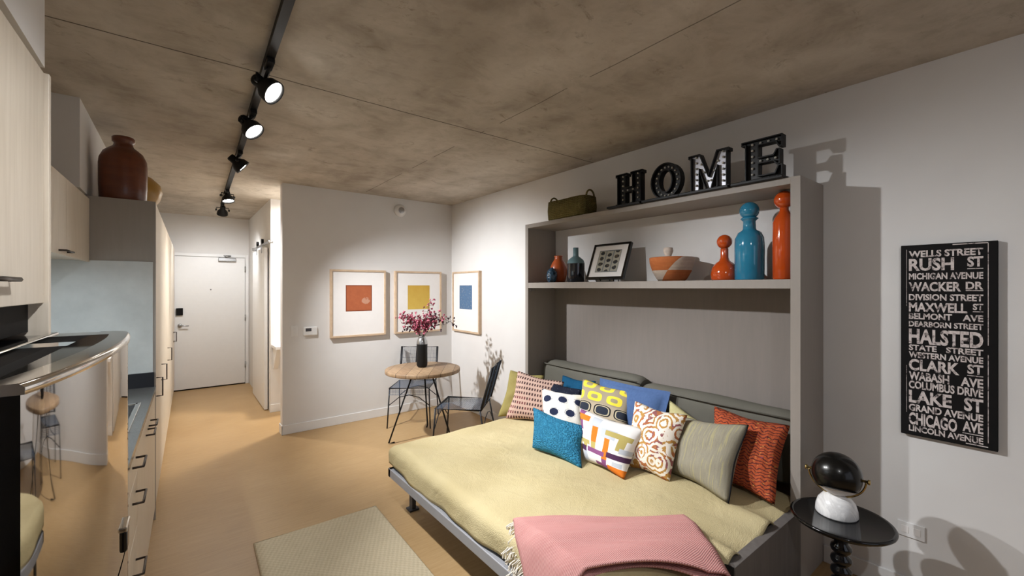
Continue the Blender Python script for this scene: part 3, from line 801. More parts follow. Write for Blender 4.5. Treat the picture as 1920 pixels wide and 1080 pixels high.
def cushion(kind, label, TL, TR, BR, BL, T=0.13, pipe=None, flange=0.0, sag=0.10, twist=0.0):
    TL, TR, BR, BL = map(Vector, (TL, TR, BR, BL))
    nrm = (BR - BL).cross(TL - BL).normalized(); T = T * 1.18
    ctr = (BL + BR) / 2
    N_ = 26
    b = B()
    cen = (TL + TR + BR + BL) / 4
    r1, r2 = rnd.uniform(0, 6), rnd.uniform(0, 6)
    def pt(u, v, sgn):
        P = BL * (1 - u) * (1 - v) + BR * u * (1 - v) + TL * (1 - u) * v + TR * u * v
        a, c = 2 * u - 1, 2 * v - 1
        # edges curve inwards between the corner ears
        P = P + (cen - P) * (sag * (1 - (a * c) ** 2) * max(abs(a), abs(c)) ** 3 * (1 - min(abs(a), abs(c)) ** 2))
        f = 1.0 / (1.0 - flange) if flange else 1.0
        aa, cc_ = min(1, abs(a) * f), min(1, abs(c) * f)
        h = ((1 - aa ** 2.6) * (1 - cc_ ** 2.6)) ** 0.55 * T / 2
        h *= 1 + 0.08 * math.sin(4 * u + r1) * math.sin(5 * v + r2)
        if sgn > 0: h += 0.004 * math.sin(18 * (u * math.cos(r1) + v * math.sin(r1)) + r2) * (1 - aa ** 4) * (1 - cc_ ** 4)
        return P + nrm * (h * sgn)
    for sgn in (1, -1): b.grid(lambda u, v: pt(u, v, sgn), N_, N_, flip=sgn < 0)
    bmesh.ops.remove_doubles(b.bm, verts=b.bm.verts, dist=0.00005)
    o = b.build('throw_cushion', cushion_mat(kind), loc=ctr, smooth=True)
    tag(o, label, 'cushion', 'cushions piled on the bed')
    if pipe:
        E_ = [pt(1, i / 20, 1) for i in range(21)]
        B().tube(E_, 0.0045, 6).build('piping', pipe, o)
    return o
cushion('olive', 'plain olive cushion peeking out behind the striped one', (2.372, 3.06, .848), (2.55, 2.80, .82), (2.44, 2.80, .456), (2.225, 3.05, .456), 0.09)
cushion('stripe', 'pink cushion with rows of dark dashes, leftmost front of the pile', (2.385, 2.965, .853), (2.60, 2.60, .79), (2.46, 2.57, .456), (2.24, 2.96, .456), 0.12)
cushion('dteal', 'dark teal cushion showing only its top behind the polka dots', (2.70, 2.72, .815), (2.73, 2.36, .82), (2.62, 2.36, .46), (2.60, 2.72, .46), 0.09)
cushion('navy', 'black flecked cushion lying between the striped and polka dot ones', (2.54, 2.74, .795), (2.60, 2.40, .76), (2.50, 2.38, .46), (2.40, 2.72, .46), 0.10)
cushion('polka', 'white cushion with navy polka dots', (2.40, 2.66, .752), (2.60, 2.36, .722), (2.43, 2.22, .456), (2.22, 2.50, .456), 0.12)
cushion('blue', 'denim blue flanged cushion behind the yellow patterned one', (2.70, 2.29, .862), (2.72, 1.672, .866), (2.62, 1.68, .50), (2.60, 2.26, .50), 0.12, flange=0.1, sag=0.04)
cushion('retro', 'taupe cushion with yellow and black rounded shapes', (2.62, 2.404, .848), (2.68, 1.94, .82), (2.50, 1.88, .47), (2.44, 2.34, .47), 0.12)
cushion('teal', 'bright teal knitted lumbar cushion at the front of the pile', (2.14, 2.475, .680), (2.17, 1.985, .655), (2.0, 1.845, .456), (1.985, 2.305, .456), 0.12)
cushion('plaid', 'white cushion with orange and purple crossing bars', (2.23, 2.08, .748), (2.325, 1.605, .702), (2.088, 1.588, .456), (2.115, 1.93, .456), 0.13)
cushion('cream', 'pale cream cushion showing one corner behind the grey tweed one', (2.70, 1.665, .81), (2.66, 1.30, .70), (2.52, 1.30, .456), (2.55, 1.62, .456), 0.08)
cushion('ikat', 'white cushion with gold and rust swirls', (2.44, 1.765, .828), (2.50, 1.42, .802), (2.265, 1.40, .456), (2.25, 1.71, .456), 0.13)
cushion('tweed', 'grey tweed cushion with a dark edge, leaning on the orange one', (2.60, 1.515, .752), (2.535, 1.075, .822), (2.29, 1.072, .456), (2.40, 1.495, .456), 0.14, pipe=M['blackmatte'])
cushion('coral', 'orange and red woven cushion against the right side panel', (2.69, 1.345, .842), (2.68, 0.915, .83), (2.47, 0.915, .456), (2.52, 1.30, .456), 0.13)

# ------------------------------------------------------------------ throw blanket
_m = Mt('pink_twill', 0.9, 0, 0.15)
u, v, _ = _m.xyz('UV')
tw = ((u * 80 + v * 44).fract() - 0.5).abs() * 2
_m.col(_m.mix(tw * 0.55 + _m.noise(5, 3, kind='UV', stretch=(1, 4, 1)) * 0.25, lin((172, 100, 98)), lin((216, 178, 170)))); _m.bump(tw, 0.5, 0.003)
M['throw'] = _m.m
M['fringe'] = plain('cream_cotton_fringe', (222, 214, 200), 0.9)
t = thing('throw_blanket', 'folded pink twill throw with white fringe, over the bed corner', 'blanket', (1.6, 1.3, 0.46))
A_ = Vector((1.275, 1.625, 0)); e1 = Vector((0.82, -0.575, 0)).normalized(); e2 = Vector((-0.575, -0.82, 0)).normalized()
def bedz(x, y):
    """height of the cover surface, dropping over the front edge"""
    z = 0.455
    e = max(0.0, 1 - (y - 0.87) / 0.42)
    z -= 0.055 * e ** 3 * 0.5
    return z
def throw_pt(u, v, lift, Lu=0.865, Lv=0.42, u0=0.0):
    p = A_ + e1 * (u0 + u * Lu) + e2 * (v * Lv)
    x, y = p.x, p.y
    z = bedz(x, y) + lift
    z += 0.006 * math.sin(7 * u + 2 * v) + 0.004 * math.sin(15 * v + 4 * u)
    if x < 1.27:                      # falls over the front edge of the mattress
        d_ = 1.27 - x
        z -= 0.9 * d_ + 2.2 * d_ * d_; x = 1.27 - d_ * 0.55 - 0.018 * min(1, d_ / .05)
    return (x, y, z)
def arch(u): return max(0.0, math.sin(PI * min(1, max(0, (u - .28) / .6)))) ** 0.7
b = B(); b.grid(lambda u, v: throw_pt(u, v, 0.034 + 0.012 * math.sin(PI * v) * 1 + 0.02 * arch(u) * v ** 4 - (0.022 * (1 - min(1, v / .06)) ** 2) - (0.02 * max(0, (u - .97) / .03)), Lv=0.40 - 0.03 * arch(u)), 60, 36)
b.build('throw_top', M['throw'], t, solid=0.008, smooth=True)
b = B(); b.grid(lambda u, v: throw_pt(u, v, 0.013 - 0.004 * max(0, v), Lv=0.43 - 0.09 * arch(u), Lu=0.84, u0=0.015), 50, 26)
b.build('throw_under_layer', M['throw'], t, solid=0.008, smooth=True)
fb = B()
for i in range(44):
    v = 0.03 + 0.94 * i / 43
    q = Vector(throw_pt(0, v, 0.018)); L_ = rnd.uniform(0.055, 0.095)
    dirv = Vector((-0.75 + rnd.uniform(-.25, .25), 0.45 + rnd.uniform(-.3, .3), 0)).normalized()
    P = [q + Vector((0.01, -0.005, 0.004))]
    for k in range(1, 6):
        s_ = k / 5
        x_, y_ = q.x + dirv.x * L_ * s_ * 0.6, q.y + dirv.y * L_ * s_ * 0.6
        z_ = q.z - (0.004 + L_ * 0.85 * s_ ** 1.2)
        z_ = max(z_, 0.463 - (max(0, 1.25 - x_) * 3.2)) if x_ > 1.2 else z_
        P.append(Vector((x_ + 0.006 * math.sin(i * 2.1 + k * 1.7), y_ + 0.006 * math.cos(i * 1.3 + k * 2), z_)))
    fb.tube(P, 0.0032, 5, rr=[0.0022, 0.003, 0.0032, 0.0032, 0.003, 0.0038])
tag(fb.build('fringe', M['fringe'], t), kind='stuff', label='white knotted fringe')

# ------------------------------------------------------------------ things on top of the cabinet: letters
def letter(ch, outline, holes, y_left, y_right, label, facemat, bulbs):
    z0, zt, xfr = 2.2, 2.462, 2.655
    wd = y_left - y_right; hb = 0.018; ht = zt - z0 - hb
    t = thing('marquee_letter', label, 'letter sign', (xfr + .03, (y_left + y_right) / 2, z0), group='letters spelling HOME on the cabinet')
    fn = lambda a, c, d: (xfr + d, y_left - a * wd, z0 + hb + c * ht)
    bb = B().box(2.585, y_right - .03, z0, 2.755, y_left + .035, z0 + hb)
    bb.build('base_plate', M['black'], t, bevel=0.004)
    b = B()
    for loop, out in [(outline, True)] + [(h, False) for h in holes]:
        n = len(loop)
        vv = [[b.bm.verts.new(fn(p[0], p[1], d)) for d in (0, 0.055)] for p in loop]
        for i in range(n): b.bm.faces.new((vv[i][0], vv[(i + 1) % n][0], vv[(i + 1) % n][1], vv[i][1]))
    b.build('letter_shell', M['black'], t, solid=0.008, offset=0)
    b = B()
    if holes:
        n = len(outline)
        for d in (0.03, 0.05):
            vo = [b.bm.verts.new(fn(*p, d)) for p in outline]; vi = [b.bm.verts.new(fn(*p, d)) for p in holes[0]]
            for i in range(n): b.bm.faces.new((vo[i], vo[(i + 1) % n], vi[(i + 1) % n], vi[i]))
    else: b.prism(outline, fn, 0.03, 0.05)
    b.build('letter_face', facemat, t)
    first = None
    for (a, c) in bulbs:
        p = Vector(fn(a, c, 0.022))
        if first is None:
            first = B().ball(p, 0.0075, 10).lathe([(0.006, -0.012), (0.006, 0.004)], p, 8, (-1, 0, 0)).build('bulb', M['bulb'], t); p0 = p
        else:
            o = first.copy(); C.objects.link(o); o.parent = t; o.location = first.location + (p - p0)
    return t
M['bulb'] = plain('pearl_bulb', (190, 186, 176), 0.25, var=0)
M['dark_face'] = plain('gunmetal_face', (34, 33, 33), 0.5, 0.2, var=0.1)
M['reflection_face'] = plain('reflection_face', (190, 190, 196), 0.42, 0.5, var=0.05)  # lighter metal for M alone, its reflection put into the colour
Hs = [(0, 0), (.42, 0), (.42, .07), (.36, .07), (.36, .42), (.64, .42), (.64, .07), (.58, .07), (.58, 0), (1, 0), (1, .07), (.94, .07), (.94, .93), (1, .93), (1, 1), (.58, 1), (.58, .93), (.64, .93), (.64, .56), (.36, .56), (.36, .93), (.42, .93), (.42, 1), (0, 1), (0, .93), (.06, .93), (.06, .07), (0, .07)]
letter('H', Hs, [], 2.095, 1.862, 'black marquee letter H, first of the HOME letters', M['dark_face'],
       [(.21, .06 + .147 * i) for i in range(7)] + [(.79, .06 + .147 * i) for i in range(7)] + [(.4, .49), (.6, .49)])
def el(rx, ry, n=40): return [(.5 + rx * math.cos(2 * PI * i / n), .5 + ry * math.sin(2 * PI * i / n)) for i in range(n)]
letter('O', el(.5, .5), [el(.23, .32)], 1.785, 1.562, 'black marquee letter O, second of the HOME letters', M['dark_face'],
       [(.5 + .365 * math.cos(2 * PI * i / 18), .5 + .41 * math.sin(2 * PI * i / 18)) for i in range(18)])
Ms = [(0, 0), (.34, 0), (.34, .06), (.27, .06), (.27, .62), (.46, 0), (.56, 0), (.73, .62), (.73, .06), (.66, .06), (.66, 0), (1, 0), (1, .06), (.95, .06), (.95, .94), (1, .94), (1, 1), (.72, 1), (.5, .38), (.28, 1), (0, 1), (0, .94), (.06, .94), (.06, .06), (0, .06)]
letter('M', Ms, [], 1.50, 1.242, 'marquee letter M, its face coloured bright for a reflection, third of the HOME letters', M['reflection_face'],
       [(.16, .06 + .15 * i) for i in range(7)] + [(.84, .06 + .15 * i) for i in range(7)] + [(.29, .75), (.37, .52), (.45, .28), (.71, .75), (.62, .52), (.54, .28)])
Es = [(0, 0), (1, 0), (1, .3), (.92, .3), (.84, .13), (.42, .13), (.42, .43), (.8, .43), (.88, .34), (.94, .34), (.94, .68), (.88, .68), (.8, .56), (.42, .56), (.42, .87), (.86, .87), (.93, .74), (1, .74), (1, 1), (0, 1), (0, .93), (.1, .93), (.1, .07), (0, .07)]
letter('E', Es, [], 1.163, 0.948, 'black marquee letter E, last of the HOME letters', M['dark_face'],
       [(.24, .06 + .145 * i) for i in range(7)] + [(.45, .93), (.65, .93), (.85, .93), (.45, .5), (.63, .5), (.82, .5), (.45, .06), (.65, .06), (.85, .06)])
# seagrass basket
_m = Mt('seagrass', 0.9, 0, 0.15)
x, y, z = _m.xyz('Object')
wv = (z * 420).sin() * ((y * 300).sin() + (x * 300).sin()) * 0.5
_m.col(_m.mix(wv * 0.4 + _m.noise(30, 4) * 0.6, lin((92, 84, 48)), lin((150, 138, 86)))); _m.bump(wv, 0.9, 0.008); M['seagrass'] = _m.m
bc = Vector((2.735, 2.645, 2.2)); t = thing('woven_basket', 'low olive seagrass basket with end handles on top of the cabinet', 'basket', bc)
b = B(); n = 48; prof = [(0.0, 0.004, True), (0.94, 0.0, 0), (1.0, 0.015, 0), (1.03, 0.09, 0), (1.0, 0.165, 0), (0.95, 0.165, 0), (0.95, 0.02, 0), (0, 0.02, 0)]
rings = []
for k, z, _ in prof:
    ring = []
    for i in range(n):
        a = 2 * PI * i / n; ca, sa = math.cos(a), math.sin(a)
        q = 1 / ((abs(ca) ** 4 + abs(sa) ** 4) ** 0.25)
        ring.append(b.bm.verts.new((bc.x + 0.12 * ca * q * max(k, .001), bc.y + 0.225 * sa * q * max(k, .001), bc.z + z + (0.012 * sa * sa if 0.1 < z else 0))))
    rings.append(ring)
for a, c in zip(rings, rings[1:]):
    for i in range(n):
        f = b.bm.faces.new((a[i], a[(i + 1) % n], c[(i + 1) % n], c[i])); f.smooth = True
b.build('basket_body', M['seagrass'], t)
for sg in (-1, 1):
    P = [(bc.x + 0.05 * math.cos(a), bc.y + sg * (0.218), bc.z + 0.165 + 0.06 * math.sin(a)) for a in [PI * i / 14 for i in range(15)]]
    B().tube(P, 0.0075, 8).build('basket_handle', M['seagrass'], t)

# ------------------------------------------------------------------ things on the shelf (z = 1.645)
ZS = 1.6452
def gloss(name, rgb): return plain(name, rgb, 0.1, 0, 0.6, 0.5, var=0.04)
M['orange_glass'] = gloss('orange_gloss_glass', (184, 70, 16)); M['teal_glass'] = gloss('teal_gloss_glass', (36, 120, 152))
M['navy_glaze'] = gloss('navy_gloss_glaze', (16, 20, 30)); M['mist_glaze'] = plain('misty_teal_glaze', (108, 140, 148), 0.4)
M['rust_glaze'] = plain('rust_orange_glaze', (170, 80, 38), 0.3)
def ballp(r, zc, n=12, a0=0.0, a1=PI): return [(max(0, r * math.sin(a0 + (a1 - a0) * i / n)) if i < n else (0 if a1 >= PI - 1e-6 else r * math.sin(a1)), zc - r * math.cos(a0 + (a1 - a0) * i / n)) for i in range(n + 1)]
def bottle(label, base, prof, ball_r, ball_z, mat, collar=None):
    t = thing('stoppered_bottle', label, 'bottle', base)
    B().lathe(prof, base, 40).build('bottle_body', mat, t)
    B().lathe(ballp(ball_r, ball_z, 16, 0.12, PI), base, 32).build('ball_stopper', mat, t)
    return t
bottle('squat orange glass bottle with a ball stopper', (2.76, 1.315, ZS), [(0, 0), (.072, 0), (.079, .01), (.081, .04), (.074, .08), (.055, .108), (.032, .125), (.024, .145), (.023, .205)], 0.046, 0.248, M['orange_glass'])
bottle('tall teal glass bottle with a ball stopper', (2.76, 1.163, ZS), [(0, 0), (.075, 0), (.081, .008), (.082, .2), (.08, .255), (.065, .29), (.042, .305), (.036, .315), (.034, .36), (.046, .372), (.05, .376), (.044, .382), (.03, .385)], 0.055, 0.425, M['teal_glass'])
bottle('tallest slim orange glass bottle with a ball stopper, by the side panel', (2.76, 0.972, ZS), [(0, 0), (.05, 0), (.058, .008), (.059, .2), (.058, .33), (.048, .36), (.03, .385), (.023, .4), (.022, .44)], 0.052, 0.462, M['orange_glass'])
# lidded coil basket
_m = Mt('coiled_grass_orange', 0.85, 0, 0.2)
x, y, z = _m.xyz('Object')
an = (y * 1.0 + z * 0.35)
coil = (z * 110).fract()
band_ = z.gt(0.075)
side_ = (y + z * 0.9).gt(0.02)
pat = (band_ * side_).max((band_ * -1 + 1) * ((side_ * -1) + 1))
oc = _m.mix(_m.noise(40, 3), lin((176, 96, 52)), lin((192, 118, 70))); wc = _m.mix(_m.noise(40, 3), lin((188, 172, 156)), lin((206, 192, 178)))
_m.col(_m.mix((coil.lt(0.18)) * 0.4, _m.mix(pat, wc, oc), lin((90, 60, 44)))); _m.bump(coil, 0.6, 0.006); M['coil'] = _m.m
M['natural'] = plain('natural_fibre', (196, 180, 166), 0.85, var=0.1, scale=60)
base = Vector((2.765, 1.69, ZS)); t = thing('lidded_basket', 'orange and white coiled grass bowl with a knobbed lid', 'basket', base)
B().lathe([(0, 0), (.09, 0), (.105, .02), (.132, .07), (.15, .13), (.153, .165), (.147, .168), (.14, .15), (.0, .15)], base, 48).build('bowl', M['coil'], t)
ld = B().lathe([(.146, .16), (.1, .172), (.0, .176)], base, 40).build('lid', M['natural'], t)
B().lathe([(.02, .172), (.024, .185), (.034, .215), (.03, .238), (.0, .243)], base + Vector((-0.02, 0.015, 0)), 24).build('lid_knob', M['natural'], ld)
# small vases
lathe_thing('ceramic_vase', 'rust orange drip-glazed vase at the left end of the shelf', 'vase', (2.80, 2.875, ZS),
    [(0, 0), (.055, 0), (.07, .03), (.082, .09), (.078, .14), (.06, .185), (.04, .215), (.036, .235), (.042, .25), (.03, .252), (.026, .23), (0, .22)], M['rust_glaze'])
_m = Mt('facet_blue_glaze', 0.25, 0, 0.5, 0.3); vv = _m.voro(34); _m.col(_m.mix(vv.lt(0.35), lin((40, 70, 92)), lin((18, 34, 48)))); _m.bump(vv, 0.9, 0.01)
lathe_thing('ceramic_vase', 'small dark blue faceted vase in front of the rust orange one', 'vase', (2.695, 2.855, ZS),
    [(0, 0), (.03, 0), (.042, .02), (.05, .06), (.046, .095), (.03, .12), (.014, .132), (.012, .138), (0, .138)], _m.m)
base = (2.755, 2.612, ZS); t = thing('ceramic_bottle', 'bottle vase with a misty teal neck and black glossy body', 'vase', base)
B().lathe([(0, 0), (.07, 0), (.077, .01), (.078, .1), (.078, .165)], base, 36).build('bottle_body', M['navy_glaze'], t)
B().lathe([(.078, .165), (.07, .192), (.045, .215), (.026, .228), (.0235, .24), (.0235, .305), (.017, .306), (.015, .25), (0, .24)], base, 36).build('bottle_neck', M['mist_glaze'], t)
# framed print on a small easel
_m = Mt('botanical_print', 0.7)
u, v, _ = _m.xyz('UV')
col_i = (u * 3).floor(); px = (u * 3).fract() - 0.5; rows = v * 4 + col_i * 0.35
py = rows.fract() - 0.5
nz = _m.noise(9, 2, kind='UV')
blob = (px * px * 7 + py * py * 6 + (nz - 0.5) * 0.9).lt(0.62)
strip = (px.abs().lt(0.43)) * ((v - 0.5).abs().lt(0.46))
_m.col(_m.mix(strip, lin((112, 116, 116)), _m.mix(blob, _m.mix(nz, lin((170, 164, 146)), lin((150, 148, 136))), _m.mix(nz.gt(0.55), lin((30, 32, 34)), lin((74, 60, 40))))))
M['print'] = _m.m
bl, br_ = Vector((2.705, 2.452, 1.672)), Vector((2.705, 2.075, 1.672)); upv = Vector((0.115, 0.0, 0.295)); 
t = thing('picture_frame', 'black framed botanical print leaning on a shelf easel', 'picture', (2.74, 2.26, ZS))
hx = (br_ - bl); nr = hx.cross(upv).normalized()   # towards the room
hy_ = hx.normalized(); uy_ = upv.normalized(); LW, LH = hx.length, upv.length
fnp = lambda a, c, d: bl + hy_ * a + uy_ * c - nr * d
def rectframe(b, fn, w, h, m, d0, d1):
    for (x0, y0, x1, y1) in ((0, 0, w, m), (0, h - m, w, h), (0, m, m, h - m), (w - m, m, w, h - m)):
        b.hexa([fn(x0, y0, d1), fn(x1, y0, d1), fn(x1, y1, d1), fn(x0, y1, d1), fn(x0, y0, d0), fn(x1, y0, d0), fn(x1, y1, d0), fn(x0, y1, d0)])
    return b
def slab(b, fn, x0, y0, x1, y1, d0, d1):
    return b.hexa([fn(x0, y0, d1), fn(x1, y0, d1), fn(x1, y1, d1), fn(x0, y1, d1), fn(x0, y0, d0), fn(x1, y0, d0), fn(x1, y1, d0), fn(x0, y1, d0)])
def uvslab(fn, x0, y0, x1, y1, d):
    b = B(); b.grid(lambda u, v: fn(x0 + (x1 - x0) * u, y0 + (y1 - y0) * v, d), 1, 1); return b
rectframe(B(), fnp, LW, LH, 0.018, 0, 0.03).build('frame', M['blackgloss'], t, bevel=0.002)
slab(B(), fnp, .015, .015, LW - .015, LH - .015, 0.008, 0.026).build('mat_board', M['mat_board'], t)
uvslab(fnp, .075, .06, LW - .075, LH - .06, 0.0075).build('print', M['print'], t, normals=False)
es = B()
es.tube([(2.70, 2.33, 1.65), (2.745, 2.33, 1.65), (2.84, 2.28, 1.88)], 0.004, 6); es.tube([(2.70, 2.19, 1.65), (2.745, 2.19, 1.65), (2.84, 2.24, 1.88)], 0.004, 6)
es.tube([(2.90, 2.26, 1.65), (2.84, 2.26, 1.88)], 0.004, 6); es.tube([(2.69, 2.33, 1.668), (2.70, 2.33, 1.65), (2.70, 2.19, 1.65), (2.69, 2.19, 1.668)], 0.004, 6)
tag(es.build('display_easel', M['black'], loc=(2.76, 2.26, ZS)), 'small black wire easel holding the botanical print', 'easel')

# ------------------------------------------------------------------ street-name canvas on the right wall
SX = W - 0.032
t = thing('street_sign_canvas', 'black canvas listing street names in worn white capitals', 'wall art', (W, 0.33, 1.33))
sy0, sy1, sz0, sz1 = 0.497, 0.165, 0.848, 1.815
B().box(SX, sy1, sz0, W - .002, sy0, sz1).build('canvas', M['blackmatte'], t, bevel=0.002)
_m = Mt('worn_white_ink', 0.8)
nz = _m.noise(45, 5, 0.7)
_m.col(_m.ramp(nz, [(0.36, lin((60, 52, 52))), (0.47, lin((196, 184, 180))), (0.7, lin((220, 212, 208)))])); M['ink'] = _m.m
FR = lambda a: sz1 - (a - 75) / 890.0 * (sz1 - sz0)
lines = [('WELLS STREET', 102, 133, 1), ('RUSH|ST', 138, 196, 2), ('MICHIGAN AVENUE', 206, 236, 1), ('WACKER|DR', 248, 291, 2), ('DIVISION STREET', 303, 333, 1), ('MAXWELL|ST', 343, 386, 3), ('BELMONT  AVE', 392, 421, 1), ('DEARBORN STREET', 430, 456, 1), ('HALSTED', 465, 536, 1), ('STATE  STREET', 540, 567, 1), ('WESTERN AVENUE', 573, 601, 1), ('CLARK|ST', 607, 661, 2), ('WABASH  AVE', 666, 706, 1), ('COLUMBUS DRIVE', 709, 746, 1), ('LAKE  |ST', 753, 812, 1), ('GRAND AVENUE', 818, 851, 1), ('CHICAGO|AVE', 857, 915, 2), ('LINCOLN AVENUE', 918, 946, 1)]
def text_mesh(b, s, ya, yb, z0, z1, x):
    cu = bpy.data.curves.new('txt', 'FONT'); cu.body = s; cu.size = 1.0; cu.extrude = 0.0; cu.offset = 0.034; cu.resolution_u = 3
    o = bpy.data.objects.new('txt', cu); C.objects.link(o)
    dg = bpy.context.evaluated_depsgraph_get()
    me = bpy.data.meshes.new_from_object(o.evaluated_get(dg))
    xs = [v.co.x for v in me.vertices]; ys_ = [v.co.y for v in me.vertices]
    x0, x1, y0, y1 = min(xs), max(xs), min(ys_), max(ys_)
    nb = len(b.bm.verts)
    for v in me.vertices:
        a = (v.co.x - x0) / (x1 - x0); c = (v.co.y - y0) / (y1 - y0)
        v.co = (x, ya + (yb - ya) * a, z0 + (z1 - z0) * c)
    b.bm.from_mesh(me)
    bpy.data.objects.remove(o); bpy.data.curves.remove(cu); bpy.data.meshes.remove(me)
YL, YR = sy0 - .031, sy1 + .045
XT = SX - .0006
for s_, a0, a1, k in lines:
    b = B(); z1_, z0_ = FR(a0), FR(a1)
    if '|' in s_:
        p, q = s_.split('|'); p = p.strip()
        fr_ = {'RUSH': (.63, .80), 'WACKER': (.72, .78), 'MAXWELL': (.80, .87), 'CLARK': (.70, .80), 'LAKE': (.60, .76), 'CHICAGO': (.67, .74)}[p]
        text_mesh(b, p, YL, YL + (YR - YL) * fr_[0], z0_, z1_, XT)
        zz = z0_ + (z1_ - z0_) * (0.22 if k == 2 else 0.35 if k == 3 else 0.0)
        b.build('lettering', M['ink'], t, normals=False); b = B()
        text_mesh(b, q, YL + (YR - YL) * fr_[1], YR, zz, z1_, XT)
        if k in (2, 3):
            zu = z0_ + (z1_ - z0_) * (0.06 if k == 2 else .15); b.bm.faces.new([b.bm.verts.new((XT, yy, zq)) for yy, zq in ((YL + (YR - YL) * fr_[1], zu), (YR, zu), (YR, zu + .004), (YL + (YR - YL) * fr_[1], zu + .004))])
    elif '  ' in s_:
        p, q = s_.split('  '); tot = len(p) + len(q) + 1.6
        text_mesh(b, p, YL, YL + (YR - YL) * len(p) / tot, z0_, z1_, XT)
        b.build('lettering', M['ink'], t, normals=False); b = B()
        text_mesh(b, q, YL + (YR - YL) * (len(p) + 1.6) / tot, YR, z0_, z1_, XT)
    else: text_mesh(b, s_, YL, YR, z0_, z1_, XT)
    b.build('lettering', M['ink'], t, normals=False)
b = B()
for (ya, za, yb, zb) in ((YL + .008, FR(95), YL + .0095, FR(360)), (YL + .008, FR(640), YL + .0095, FR(860)), (YR - .014, FR(83), YR - .0165, FR(520)), (YR - .014, FR(560), YR - .0165, FR(935)), (YR + .10, FR(80), YR - .015, FR(84)), (YL - .2, FR(951), YR - .015, FR(955))):
    b.bm.faces.new([b.bm.verts.new((XT, yy, zq)) for yy, zq in ((ya, za), (yb, za), (yb, zb), (ya, zb))])
b.build('border_lines', M['ink'], t, normals=False)

# ------------------------------------------------------------------ framed art in the corner
def art(fn, w, h, label, printmat, name='framed_print', loc=(0, 0, 0)):
    t = thing(name, label, 'picture', loc, group=None)
    rectframe(B(), fn, w, h, 0.022, 0, 0.045).build('frame', M['oak_frame'], t, bevel=0.002)
    slab(B(), fn, .02, .02, w - .02, h - .02, 0.012, 0.04).build('mat_board', M['mat_board'], t)
    cxp, czp = w / 2, h * 0.575
    uvslab(fn, cxp - .155, czp - .155, cxp + .155, czp + .155, 0.0115).build('print', printmat, t, normals=False)
    return t
_m = Mt('rust_print', 0.8); u, v, _ = _m.xyz('UV'); nz = _m.noise(5, 6, 0.7, kind='UV')
dd = (((u - .76) * (u - .76)) + (v - .40) * (v - .40) * 1.6).sqrt() + (nz - .5) * .12
bd = ((u - .5).abs().max((v - .5).abs())).gt(.465)
c = _m.mix(nz, lin((146, 74, 42)), lin((180, 100, 60))); c = _m.mix(dd.lt(.16) * nz.gt(.42) * .7, c, lin((190, 150, 126))); _m.col(_m.mix(bd * .6, c, lin((92, 40, 24)))); mA = _m.m
_m = Mt('mustard_print', 0.8); u, v, _ = _m.xyz('UV'); nz = _m.noise(4, 5, kind='UV'); _m.col(_m.mix(v * .5 + nz * .5, lin((206, 176, 84)), lin((184, 144, 52)))); mB = _m.m
_m = Mt('blue_print', 0.8); u, v, _ = _m.xyz('UV'); nz = _m.noise(9, 6, 0.7, kind='UV'); vo = _m.voro(16, 'UV')
_m.col(_m.mix(vo.lt(.17) * .8, _m.mix(nz, lin((58, 84, 120)), lin((90, 120, 150))), lin((190, 184, 150)))); mC = _m.m
art(lambda a, c, d: (1.365 + a, 5.125 + d, 1.015 + c), 0.655, 0.795, 'oak framed print of a rust orange square, left of the vase', mA, loc=(1.69, YP, 1.4))
art(lambda a, c, d: (2.14 + a, 5.125 + d, 1.015 + c), 0.655, 0.795, 'oak framed print of a mustard yellow square behind the flowers', mB, loc=(2.46, YP, 1.4))
art(lambda a, c, d: (W - .045 + d, 5.075 - a, 1.015 + c), 0.655, 0.795, 'oak framed print of a blue square on the side wall', mC, loc=(W, 4.75, 1.4))
# switch, thermostat, detector, outlet
t = thing('light_switch', 'white light switch plate on the partition wall', 'switch', (1.0, YP, 1.12))
B().box(0.962, YP - .008, 1.06, 1.036, YP, 1.18).build('switch_plate', M['white'], t, bevel=0.002)
B().box(0.985, YP - .012, 1.09, 1.012, YP - .008, 1.15).build('rocker', M['white'], t, bevel=0.001)
t = thing('thermostat', 'white wall thermostat with a dark display', 'thermostat', (1.15, YP, 1.11))
B().box(1.085, YP - .03, 1.06, 1.23, YP, 1.16).build('thermostat_body', M['white'], t, bevel=0.012)
B().box(1.105, YP - .0315, 1.11, 1.165, YP - .03, 1.145).build('display', M['darkgrey'], t)
t = thing('smoke_detector', 'round white smoke detector high on the partition wall', 'smoke detector', (2.22, YP, 2.58))
B().lathe([(0, .05), (.045, .05), (.06, .04), (.075, .02), (.08, .0), (0, 0)], (2.22, YP, 2.58), 32, (0, -1, 0)).build('detector_body', M['white'], t)
B().lathe([(.04, .052), (.03, .056), (0, .056)], (2.22, YP, 2.58), 24, (0, -1, 0)).build('detector_grille', M['brushed'], t)
t = thing('power_outlet', 'white double socket on the right wall behind the side table', 'socket', (W, 0.46, 0.35))
B().box(W - .008, 0.41, 0.31, W, 0.515, 0.385).build('outlet_plate', M['white'], t, bevel=0.002)
for yy in (0.44, 0.485): B().box(W - .0095, yy - .014, 0.33, W - .008, yy + .014, 0.365).build('socket_face', M['mat_board'], t, bevel=0.001)

